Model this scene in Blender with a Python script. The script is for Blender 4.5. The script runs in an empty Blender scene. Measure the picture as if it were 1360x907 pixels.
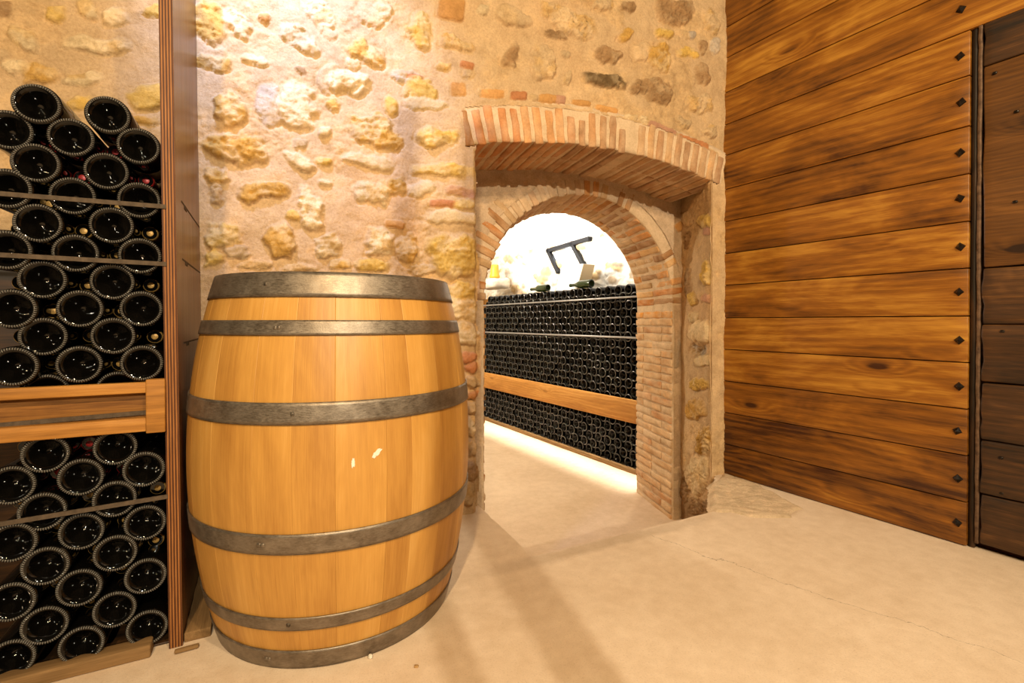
import bpy, math, random
import numpy as np
from mathutils import Matrix, Vector

random.seed(7)
rng = np.random.default_rng(7)
SC = bpy.context.scene
COL = SC.collection

# ------------------------------------------------------------------ camera model (1360 x 907)
F, CX, CY, PITCH, H = 646.0, 680.0, 432.4, 0.0083, 0.7683
CAM = np.array([0.0, 0.0, H])

def ray(px, py):
    xc = (np.asarray(px, float) - CX) / F
    yc = (CY - np.asarray(py, float)) / F
    cp, sp = math.cos(PITCH), math.sin(PITCH)
    return np.stack([xc, cp + yc * sp, -sp + yc * cp], -1)

class Plane:
    """vertical plane with origin o, horizontal axis u, normal n (z up)"""
    def __init__(self, o, u, n):
        self.o = np.array(o, float); self.u = np.array(u, float); self.n = np.array(n, float)
        self.u /= np.linalg.norm(self.u); self.n /= np.linalg.norm(self.n)
    def hit(self, px, py):
        r = ray(px, py)
        t = ((self.o - CAM) @ self.n) / (r @ self.n)
        return CAM + r * np.asarray(t)[..., None]
    def uv(self, px, py):
        p = self.hit(px, py) - self.o
        return p @ self.u, p[..., 2]
    def matrix(self):
        y = np.cross([0, 0, 1], self.u)
        return Matrix(((self.u[0], y[0], 0, self.o[0]), (self.u[1], y[1], 0, self.o[1]), (0, 0, 1, self.o[2]), (0, 0, 0, 1)))

# wall with the doorway: local X along the wall (to the right), Y into the wall, Z up
WT, WN = np.array([.9205, .3907, 0]), np.array([-.3907, .9205, 0])
WO = np.array([-.1378, 1.935, 0])
THK = .40                                            # depth of the doorway recess
OUT = Plane(WO, WT, WN)
INN = Plane(WO + WN * THK, WT, WN)
SK = np.array([-.193, 1, 0]) / np.linalg.norm([-.193, 1, 0])   # direction of the passage
LOWZ = -.389                                         # floor of the passage and the back room
# timber wall on the right: local X along it from the corner towards the viewer, normal into the room
RO, RU, RN = np.array([1.065, 2.457, 0]), np.array([.514, -.858, 0]), np.array([-.858, -.514, 0])
RIGHT = Plane(RO, RU, RN)
# near rack
KX, KY = np.array([.891, .454, 0]), np.array([-.454, .891, 0])
KO = np.array([-.780, 1.146, 0])
# back-room rack
BX, BY = np.array([.524, -.852, 0]), np.array([.852, .524, 0])
BO = np.array([.934, 3.70, LOWZ])

# ------------------------------------------------------------------ numpy noise
def _h(ix, iy, seed):
    a = (ix.astype(np.int64) * 374761393 + iy.astype(np.int64) * 668265263 + seed * 974634777) & 0xffffffff
    a = ((a ^ (a >> 13)) * 1274126177) & 0xffffffff
    a = ((a ^ (a >> 15)) * 2246822519) & 0xffffffff
    return ((a ^ (a >> 16)) & 0xffffff) / float(0xffffff)

def vn(x, y, seed=0):
    x = np.asarray(x, float); y = np.asarray(y, float)
    ix, iy = np.floor(x), np.floor(y)
    fx, fy = x - ix, y - iy
    fx = fx * fx * fx * (fx * (fx * 6 - 15) + 10); fy = fy * fy * fy * (fy * (fy * 6 - 15) + 10)
    a, b = _h(ix, iy, seed), _h(ix + 1, iy, seed)
    c, d = _h(ix, iy + 1, seed), _h(ix + 1, iy + 1, seed)
    return (a * (1 - fx) + b * fx) * (1 - fy) + (c * (1 - fx) + d * fx) * fy

def fbm(x, y, seed=0, o=4, g=.5):
    s, a, n = 0, 1, 0
    for k in range(o):
        s = s + a * vn(x * 2 ** k + 17.3 * k, y * 2 ** k - 9.1 * k, seed + k); n += a; a *= g
    return s / n

def worley(x, y, seed=0):
    ix, iy = np.floor(x), np.floor(y)
    best = np.full(np.shape(x), 9.0)
    for dx in (-1, 0, 1):
        for dy in (-1, 0, 1):
            cx, cy = ix + dx, iy + dy
            px = cx + _h(cx, cy, seed); py = cy + _h(cx, cy, seed + 5)
            best = np.minimum(best, np.hypot(px - x, py - y))
    return best

def sst(a, b, x):
    t = np.clip((x - a) / (b - a), 0, 1)
    return t * t * (3 - 2 * t)

# ------------------------------------------------------------------ mesh helpers
class MB:
    def __init__(self):
        self.v, self.f, self.c, self.g, self.m, self.n = [], [], [], [], [], 0
    def add(self, v, f, col=(.5, .5, .5), gc=None, mi=0):
        v = np.asarray(v, float); k = len(v)
        self.v.append(v)
        self.f += [[i + self.n for i in q] for q in f]
        self.m += [mi] * len(f)
        c = np.asarray(col, float)
        self.c.append(np.broadcast_to(c, (k, 3)))
        self.g.append(v if gc is None else np.asarray(gc, float))
        self.n += k
        return self
    def build(self, name, mats, parent=None, smooth=True, matrix=None):
        return mesh(name, np.concatenate(self.v), self.f, mats, parent, smooth, matrix,
                    np.concatenate(self.c), np.concatenate(self.g), self.m)

def mesh(name, v, f, mats, parent=None, smooth=True, matrix=None, col=None, gc=None, mi=None):
    me = bpy.data.meshes.new(name)
    if isinstance(f, np.ndarray):
        nv, nf = len(v), len(f)
        me.vertices.add(nv); me.vertices.foreach_set('co', np.ascontiguousarray(v, dtype=np.float32).ravel())
        me.loops.add(nf * 4); me.loops.foreach_set('vertex_index', f.astype(np.int32).ravel())
        me.polygons.add(nf)
        me.polygons.foreach_set('loop_start', np.arange(0, nf * 4, 4, dtype=np.int32))
        me.update(calc_edges=True)
    else:
        me.from_pydata([tuple(p) for p in v], [], f)
    for m in (mats if isinstance(mats, (list, tuple)) else [mats]):
        me.materials.append(m)
    if mi is not None and max(mi, default=0) > 0:
        me.polygons.foreach_set('material_index', np.array(mi, dtype=np.int32))
    if col is not None:
        a = me.color_attributes.new('Col', 'FLOAT_COLOR', 'POINT')
        a.data.foreach_set('color', np.concatenate([col, np.ones((len(col), 1))], 1).astype(np.float32).ravel())
    if gc is not None:
        a = me.attributes.new('gc', 'FLOAT_VECTOR', 'POINT')
        a.data.foreach_set('vector', np.asarray(gc, dtype=np.float32).ravel())
    me.polygons.foreach_set('use_smooth', np.full(len(me.polygons), bool(smooth)))
    me.validate(); me.update()
    o = bpy.data.objects.new(name, me); COL.objects.link(o)
    if matrix is not None: o.matrix_world = matrix
    if parent is not None: o.parent = parent
    return o

def tag(o, label=None, cat=None, group=None, kind=None):
    if label: o['label'] = label
    if cat: o['category'] = cat
    if group: o['group'] = group
    if kind: o['kind'] = kind
    return o

def empty(name, loc, rz=0):
    o = bpy.data.objects.new(name, None); COL.objects.link(o)
    o.location = loc; o.rotation_euler = (0, 0, rz); o.empty_display_size = .05
    return o

def frame(o, x, y):
    """4x4 from origin and horizontal axes"""
    return Matrix(((x[0], y[0], 0, o[0]), (x[1], y[1], 0, o[1]), (0, 0, 1, o[2]), (0, 0, 0, 1)))

_lat = {}
def rbox(h, r=.002, n=(3, 3, 3)):
    """rounded box lattice: half sizes h, edge radius r; returns verts, faces"""
    key = n
    if key not in _lat:
        idx, pts, fs = {}, [], []
        def vid(i, j, k):
            if (i, j, k) not in idx:
                idx[(i, j, k)] = len(pts); pts.append((i, j, k))
            return idx[(i, j, k)]
        a, b, c = n
        for i in range(a):
            for j in range(b):
                fs.append([vid(i, j, 0), vid(i, j + 1, 0), vid(i + 1, j + 1, 0), vid(i + 1, j, 0)])
                fs.append([vid(i, j, c), vid(i + 1, j, c), vid(i + 1, j + 1, c), vid(i, j + 1, c)])
        for i in range(a):
            for k in range(c):
                fs.append([vid(i, 0, k), vid(i + 1, 0, k), vid(i + 1, 0, k + 1), vid(i, 0, k + 1)])
                fs.append([vid(i, b, k), vid(i, b, k + 1), vid(i + 1, b, k + 1), vid(i + 1, b, k)])
        for j in range(b):
            for k in range(c):
                fs.append([vid(0, j, k), vid(0, j, k + 1), vid(0, j + 1, k + 1), vid(0, j + 1, k)])
                fs.append([vid(a, j, k), vid(a, j + 1, k), vid(a, j + 1, k + 1), vid(a, j, k + 1)])
        _lat[key] = (np.array(pts), fs)
    pts, fs = _lat[key]
    h = np.asarray(h, float); q = np.zeros((len(pts), 3))
    for ax in range(3):
        m = n[ax]; rr = min(r, h[ax] * .9)
        inner = np.linspace(-(h[ax] - rr), h[ax] - rr, m - 1) if m > 2 else np.zeros(1)
        line = np.concatenate([[-h[ax]], inner, [h[ax]]]) if m > 1 else np.array([-h[ax], h[ax]])
        q[:, ax] = line[pts[:, ax]]
    rr = np.minimum(r, h * .9)
    core = np.clip(q, -(h - rr), h - rr)
    d = q - core; L = np.linalg.norm(d / rr, axis=1, keepdims=True); L[L < 1e-9] = 1
    return core + d / L, fs

def plank(mb, c, h, r=.003, n=(6, 3, 3), col=(.5, .5, .5), axis=0, seed=0, wob=0.0, rot=None):
    """a wooden board; grain runs along local axis"""
    v, f = rbox(h, r, n)
    off = np.array([random.uniform(0, 40), random.uniform(0, 40), random.uniform(0, 40)])
    g = v.copy()
    if axis == 1: g = g[:, [1, 0, 2]]
    if axis == 2: g = g[:, [2, 0, 1]]
    if wob:
        v = v + wob * np.stack([(vn(v[:, 2] * 30, v[:, 1] * 30 + v[:, 0] * 6, seed + k) - .5) for k in range(3)], 1)
    if rot is not None: v = v @ np.array(rot).T
    mb.add(v + np.asarray(c), f, col, g + off)

def lathe(mb, prof, seg=48, col=(.5, .5, .5), mi=0, closed=False, rmod=None, gc=False):
    """revolve (r, z) profile round Z"""
    th = np.linspace(0, 2 * np.pi, seg, endpoint=False)
    prof = np.asarray(prof, float); k = len(prof)
    R = np.repeat(prof[:, :1], seg, 1); Z = np.repeat(prof[:, 1:], seg, 1)
    if rmod is not None: R, Z = rmod(R, Z, th[None, :])
    v = np.stack([R * np.cos(th), R * np.sin(th), Z], -1).reshape(-1, 3)
    f = []
    for i in range(k - 1 if not closed else k):
        a, b = i * seg, ((i + 1) % k) * seg
        f += [[a + j, a + (j + 1) % seg, b + (j + 1) % seg, b + j] for j in range(seg)]
    mb.add(v, f, col, None, mi)
    return mb

# ------------------------------------------------------------------ materials
class NT:
    def __init__(self, name):
        self.m = bpy.data.materials.new(name); self.m.use_nodes = True
        self.t = self.m.node_tree; self.t.nodes.clear()
        self.out = self.t.nodes.new('ShaderNodeOutputMaterial')
        self.b = self.t.nodes.new('ShaderNodeBsdfPrincipled')
        self.t.links.new(self.b.outputs[0], self.out.inputs[0])
    def n(self, kind, **kw):
        n = self.t.nodes.new('ShaderNode' + kind)
        for k, v in kw.items():
            if k.startswith('i_'):
                key = k[2:]
                n.inputs[int(key) if key.isdigit() else key.replace('_', ' ')].default_value = v
            else: setattr(n, k, v)
        return n
    def l(self, a, b):
        self.t.links.new(a, b)
    def set(self, **kw):
        for k, v in kw.items(): self.b.inputs[k.replace('_', ' ')].default_value = v
        return self
    def math(self, op, a, b=None, c=None):
        n = self.n('Math', operation=op)
        for i, x in enumerate((a, b, c)):
            if x is None: continue
            if isinstance(x, (int, float)): n.inputs[i].default_value = x
            else: self.l(x, n.inputs[i])
        return n.outputs[0]
    def mix(self, f, a, b, mode='MIX'):
        n = self.n('Mix', data_type='RGBA', blend_type=mode)
        for s, x in ((0, f), (6, a), (7, b)):
            if isinstance(x, (int, float)): n.inputs[s].default_value = x
            elif isinstance(x, tuple): n.inputs[s].default_value = (*x, 1) if len(x) == 3 else x
            else: self.l(x, n.inputs[s])
        return n.outputs[2]
    def ramp(self, f, *stops):
        n = self.n('ValToRGB'); e = n.color_ramp.elements
        while len(e) < len(stops): e.new(.5)
        for el, (p, c) in zip(e, stops):
            el.position = p; el.color = (*c, 1) if isinstance(c, tuple) else (c, c, c, 1)
        self.l(f, n.inputs[0]); return n.outputs[0]
    def scale(self, vec, s):
        n = self.n('VectorMath', operation='MULTIPLY'); self.l(vec, n.inputs[0]); n.inputs[1].default_value = s
        return n.outputs[0]
    def noise(self, vec, scale=5, detail=4, rough=.55, dist=0.0):
        n = self.n('TexNoise'); n.inputs['Scale'].default_value = scale; n.inputs['Detail'].default_value = detail
        n.inputs['Roughness'].default_value = rough; n.inputs['Distortion'].default_value = dist
        if vec is not None: self.l(vec, n.inputs['Vector'])
        return n.outputs[0]
    def bump(self, h, strength=.3, dist=.002):
        n = self.n('Bump'); n.inputs['Strength'].default_value = strength; n.inputs['Distance'].default_value = dist
        self.l(h, n.inputs['Height']); self.l(n.outputs[0], self.b.inputs['Normal'])

def mat_masonry(name, rough=.9, grain=1.0, bs=.5, bd=.003):
    t = NT(name)
    c = t.n('Attribute', attribute_name='Col').outputs[0]
    tc = t.n('TexCoord').outputs['Object']
    n1 = t.noise(tc, 14, 6, .65); n2 = t.noise(tc, 130, 4, .7); n3 = t.noise(tc, 420, 2, .6)
    k = t.ramp(n1, (.3, (.80, .78, .74)), (.55, (1, 1, 1)), (.75, (1.12, 1.08, 1.0)))
    col = t.mix(1.0, c, k, 'MULTIPLY')
    k2 = t.ramp(n2, (.3, (.82, .79, .74)), (.55, (1, 1, 1)), (.75, (1.1, 1.1, 1.08)))
    col = t.mix(grain, col, t.mix(1.0, col, k2, 'MULTIPLY'))
    t.l(col, t.b.inputs['Base Color'])
    t.set(Roughness=rough, Specular_IOR_Level=.15)
    h = t.math('ADD', t.math('MULTIPLY', n2, .7), t.math('MULTIPLY', n3, .3))
    h = t.math('ADD', h, t.math('MULTIPLY', n1, .8))
    t.bump(h, bs, bd)
    return t.m

def mat_wood(name, dark, mid, light, knots=.6, fib=1.0, rough=(.35, .6), scale=1.0, blotch=.5, coat=0.0, spec=.4, ring=9.0, rw=.10):
    t = NT(name)
    g = t.n('Attribute', attribute_name='gc').outputs[1]
    tint = t.n('Attribute', attribute_name='Col').outputs[2]
    g = t.scale(g, (scale, scale, scale))
    # knots: sparse cells stretched along the grain
    kv = t.n('TexVoronoi', feature='F1'); t.l(t.scale(g, (2.6, 7.5, 7.5)), kv.inputs['Vector']); kv.inputs['Scale'].default_value = 1.0
    kd = kv.outputs['Distance']
    ksel = t.math('GREATER_THAN', t.n('SeparateColor').outputs[0], .5)
    sep = ksel.node.inputs[0].links[0].from_node; t.l(kv.outputs['Color'], sep.inputs[0])
    kf = t.math('MULTIPLY', t.ramp(kd, (.0, 1.0), (.34, 0.0)), ksel)
    core = t.math('MULTIPLY', t.ramp(kd, (.05, 1.0), (.13, 0.0)), ksel)
    # warped growth rings
    w1 = t.noise(t.scale(g, (1.3, 7, 7)), 1.0, 3, .5)
    sx = t.n('SeparateXYZ'); t.l(g, sx.inputs[0])
    ringc = t.math('ADD', t.math('MULTIPLY', sx.outputs[2], ring * 9), t.math('MULTIPLY', w1, ring))
    ringc = t.math('ADD', ringc, t.math('MULTIPLY', sx.outputs[1], ring * 5))
    ringc = t.math('ADD', ringc, t.math('MULTIPLY', kf, 7.0 * knots))
    rg = t.math('ADD', t.math('MULTIPLY', t.math('SINE', t.math('MULTIPLY', ringc, 3.0)), .5), .5)
    f1 = t.noise(t.scale(g, (3.5, 95, 95)), 1.0, 5, .65)
    f2 = t.noise(t.scale(g, (16, 420, 420)), 1.0, 2, .6)
    b1 = t.noise(t.scale(g, (2.2, 6, 6)), 1.0, 4, .6, .6)
    v = t.math('ADD', t.math('MULTIPLY', rg, rw), t.math('MULTIPLY', f1, .50 * fib))
    v = t.math('ADD', v, t.math('MULTIPLY', f2, .45 * fib))
    v = t.math('ADD', v, .42 - .475 * fib - .5 * rw)
    v = t.math('ADD', v, t.math('MULTIPLY', t.math('SUBTRACT', b1, .5), 1.6 * blotch))
    v = t.math('ADD', v, t.math('MULTIPLY', t.math('SUBTRACT', tint, .5), .8))
    v = t.math('SUBTRACT', v, t.math('MULTIPLY', kf, .12 * knots))
    v = t.math('SUBTRACT', v, t.math('MULTIPLY', core, .45 * knots))
    col = t.ramp(v, (.12, dark), (.50, mid), (.86, light))
    t.l(col, t.b.inputs['Base Color'])
    rr = t.n('MapRange'); t.l(f1, rr.inputs[0]); rr.inputs[3].default_value = rough[1]; rr.inputs[4].default_value = rough[0]
    t.l(rr.outputs[0], t.b.inputs['Roughness'])
    t.set(Specular_IOR_Level=spec, Coat_Weight=coat, Coat_Roughness=.25)
    t.bump(t.math('ADD', f1, t.math('MULTIPLY', rg, .4)), .25, .0015)
    return t.m

def mat_metal(name, c1, c2, rough=(.35, .6), metallic=.8, scale=30, bs=.15):
    t = NT(name)
    tc = t.n('TexCoord').outputs['Object']
    n1 = t.noise(tc, scale, 5, .6); n2 = t.noise(t.scale(tc, (1, 1, 5)), scale * 4, 4, .7); n3 = t.noise(tc, 400, 2, .5)
    f = t.math('ADD', t.math('MULTIPLY', n1, .5), t.math('MULTIPLY', n2, .5))
    t.l(t.ramp(f, (.36, c1), (.62, c2)), t.b.inputs['Base Color'])
    rr = t.n('MapRange'); t.l(n2, rr.inputs[0]); rr.inputs[1].default_value = .3; rr.inputs[2].default_value = .7
    rr.inputs[3].default_value = rough[0]; rr.inputs[4].default_value = rough[1]
    t.l(rr.outputs[0], t.b.inputs['Roughness']); t.set(Metallic=metallic)
    t.bump(t.math('ADD', n2, n3), bs, .001)
    return t.m

def mat_plain(name, c, rough=.5, metallic=0, spec=.5, emit=None, coat=0, var=.0, bump=0):
    t = NT(name)
    if var or bump:
        tc = t.n('TexCoord').outputs['Object']; n = t.noise(tc, 60, 4, .6)
        t.l(t.ramp(n, (.3, tuple(x * (1 - var) for x in c)), (.7, tuple(min(1, x * (1 + var)) for x in c))), t.b.inputs['Base Color'])
        if bump: t.bump(n, bump, .001)
    else:
        t.set(Base_Color=(*c, 1))
    t.set(Roughness=rough, Metallic=metallic, Specular_IOR_Level=spec, Coat_Weight=coat)
    if emit:
        t.b.inputs['Emission Color'].default_value = (*emit[0], 1); t.b.inputs['Emission Strength'].default_value = emit[1]
    return t.m

M_STONE = mat_masonry('rubble_and_mortar', .92, 1.0, .85, .005)
M_BRICK = mat_masonry('old_brick', .9, .8, .5, .003)
M_WHITE = mat_masonry('white_rubble', .9, .4, .4, .004)
M_PINE = mat_wood('stained_pine', (.045, .012, .0014), (.265, .095, .008), (.54, .262, .034), knots=.75, fib=.85, rough=(.32, .55), blotch=.75, spec=.45, ring=7, rw=.12)
M_OLD = mat_wood('old_dark_timber', (.012, .006, .002), (.065, .026, .006), (.20, .085, .02), knots=.7, fib=1.1, rough=(.4, .7), blotch=.9, spec=.4)
M_OLDLIGHT = mat_wood('old_flat_sawn_timber', (.022, .008, .002), (.115, .045, .008), (.24, .10, .022), knots=1.4, fib=.8, rough=(.35, .6), blotch=.5, ring=16)
M_OAK = mat_wood('barrel_oak', (.31, .13, .022), (.52, .265, .056), (.68, .40, .125), knots=.16, fib=.62, rough=(.36, .55), blotch=.46, spec=.4, ring=5, rw=.06)
M_RACK = mat_wood('rack_timber', (.13, .05, .008), (.38, .165, .03), (.62, .32, .08), knots=.5, fib=.8, rough=(.5, .75), blotch=.35, spec=.25)
M_DUST = mat_wood('dusty_board', (.10, .055, .02), (.26, .15, .06), (.46, .30, .14), knots=.3, fib=.8, rough=(.7, .9), blotch=.4, spec=.15)
M_PLYFACE = mat_wood('plywood_face', (.075, .022, .0025), (.185, .060, .007), (.29, .105, .015), knots=.1, fib=.45, rough=(.22, .42), blotch=.3, spec=.5, ring=4)
M_HOOP = mat_metal('weathered_hoop_steel', (.13, .10, .07), (.30, .25, .19), (.34, .6), .75, 25, .2)
M_RUST = mat_metal('rusty_bar', (.03, .012, .005), (.20, .115, .06), (.45, .8), .45, 60, .6)
M_NAIL = mat_metal('forged_iron', (.010, .008, .006), (.05, .04, .032), (.22, .4), .85, 60, .3)
M_STRAP = mat_plain('woven_band', (.085, .06, .038), .8, spec=.2, var=.3, bump=.5)
M_GLASS = mat_plain('dark_bottle_glass', (.0020, .0017, .0013), .05, spec=.2, coat=.0)
M_RING = mat_plain('frosted_glass_rim', (.11, .10, .083), .25, spec=.7)
M_GLASSN = mat_plain('near_bottle_glass', (.0020, .0017, .0013), .06, spec=.42)
M_RINGF = mat_plain('far_bottle_rim', (.055, .05, .042), .2, spec=.8)
M_GREEN = mat_plain('green_bottle_glass', (.02, .035, .006), .08, spec=.5)
M_FOIL = mat_plain('gold_foil', (.50, .29, .075), .45, .35, var=.2)
M_REDFOIL = mat_plain('red_foil', (.33, .015, .012), .38, .2)
M_PAPER = mat_plain('cream_paper', (.62, .50, .32), .7, spec=.2)
M_CARTON = mat_plain('white_carton', (.86, .84, .80), .7, spec=.2)
M_TAN = mat_plain('tan_carton', (.55, .42, .25), .8, spec=.15)
M_AMBER = mat_plain('amber_glaze', (.75, .36, .03), .4)
M_WINF = mat_plain('window_steel', (.010, .010, .012), .5, 0, spec=.25)
M_SKYP = mat_plain('window_daylight', (.8, .85, .9), .2, emit=((.95, .98, 1.0), 4.0))
M_VAULT = mat_masonry('white_limewash', .9, .2, .2, .002)
M_PAINT = mat_plain('white_paint_splash', (.75, .68, .55), .7)

def mat_ply_edge():
    t = NT('plywood_edge')
    g = t.n('Attribute', attribute_name='gc').outputs[1]
    s = t.n('SeparateXYZ'); t.l(g, s.inputs[0])
    w = t.noise(t.scale(g, (4, 4, 5)), 1, 2, .5)
    x = t.math('ADD', t.math('MULTIPLY', s.outputs[0], 2 * math.pi / .0058), t.math('MULTIPLY', w, 1.5))
    v = t.math('ADD', t.math('MULTIPLY', t.math('SINE', x), .42), .5)
    n = t.noise(t.scale(g, (300, 300, 14)), 1, 4, .6)
    v = t.math('ADD', t.math('MULTIPLY', v, .75), t.math('MULTIPLY', t.math('SUBTRACT', n, .4), .6))
    wear = t.noise(g, 16, 5, .6)
    col = t.ramp(v, (.12, (.040, .012, .003)), (.5, (.17, .058, .012)), (.85, (.38, .16, .042)))
    col = t.mix(t.ramp(wear, (.66, 0.0), (.72, 1.0)), col, (.035, .014, .006))
    t.l(col, t.b.inputs['Base Color']); t.set(Roughness=.6, Specular_IOR_Level=.25)
    return t.m
M_PLYEDGE = mat_ply_edge()

def mat_floor(name, c1, c2):
    t = NT(name)
    tc = t.n('TexCoord').outputs['Object']
    n0 = t.noise(tc, 2.2, 4, .5); n1 = t.noise(tc, 22, 5, .6); n2 = t.noise(tc, 240, 3, .7); n3 = t.noise(tc, 90, 4, .75)
    f = t.math('ADD', t.math('MULTIPLY', n0, .55), t.math('MULTIPLY', n1, .45))
    col = t.ramp(f, (.34, c1), (.62, c2))
    k = t.ramp(n2, (.27, (.78, .74, .70)), (.42, (1, 1, 1)), (.7, (1.05, 1.05, 1.05)))
    col = t.mix(1.0, col, k, 'MULTIPLY')
    k = t.ramp(n3, (.28, (.72, .64, .55)), (.36, (1, 1, 1)))
    col = t.mix(.8, col, k, 'MULTIPLY')
    # one meandering hairline crack across the slab
    s = t.n('SeparateXYZ'); t.l(tc, s.inputs[0])
    wob = t.math('MULTIPLY', t.math('SUBTRACT', t.noise(tc, 5, 6, .65), .5), .16)
    a = t.math('ADD', t.math('MULTIPLY', s.outputs[1], -.42), wob)
    dd = t.math('ABSOLUTE', t.math('SUBTRACT', s.outputs[0], t.math('ADD', a, .16 - .42 * .40 + .33)))
    ck = t.math('MULTIPLY', t.math('LESS_THAN', dd, .0011), t.math('LESS_THAN', s.outputs[1], -.42))
    col = t.mix(t.math('MULTIPLY', ck, .55), col, (.10, .06, .03))
    # grimy worn strip along the cut edge in front of the doorway
    ln = t.math('SUBTRACT', s.outputs[1], t.math('ADD', t.math('MULTIPLY', s.outputs[0], .0635), -.434))
    n4 = t.noise(tc, 9, 4, .6)
    band = t.math('SUBTRACT', .045, t.math('ABSOLUTE', ln)); band = t.math('ADD', band, t.math('MULTIPLY', t.math('SUBTRACT', n4, .5), .06))
    gr = t.math('MULTIPLY', t.ramp(t.math('MULTIPLY', band, 20), (.0, 0.0), (.6, 1.0)), t.ramp(t.math('ABSOLUTE', t.math('SUBTRACT', s.outputs[0], .34)), (.22, 1.0), (.60, .15)))
    col = t.mix(t.math('MULTIPLY', gr, .6), col, t.mix(1.0, col, (.66, .62, .58), 'MULTIPLY'))
    t.l(col, t.b.inputs['Base Color']); t.set(Roughness=.72, Specular_IOR_Level=.25)
    h = t.math('ADD', t.math('MULTIPLY', n1, .8), t.math('MULTIPLY', n2, .5)); h = t.math('ADD', h, t.math('MULTIPLY', n3, .4))
    t.bump(h, .35, .003)
    return t.m
M_FLOOR = mat_floor('sandy_concrete', (.60, .45, .30), (.74, .59, .43))
M_FLOOR2 = mat_floor('passage_concrete', (.57, .415, .265), (.69, .525, .36))

# ------------------------------------------------------------------ masonry relief
C = dict(plaster=(.57, .39, .21), pale=(.68, .51, .29), ochre=(.55, .315, .078), yellow=(.63, .40, .10), brown=(.34, .20, .09),
         dark=(.17, .105, .045), brick=(.50, .21, .085), tan=(.56, .39, .21), gray=(.50, .40, .29), white=(.80, .77, .70), orange=(.58, .30, .10),
         pink=(.52, .28, .17), mortar=(.64, .47, .29))

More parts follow.
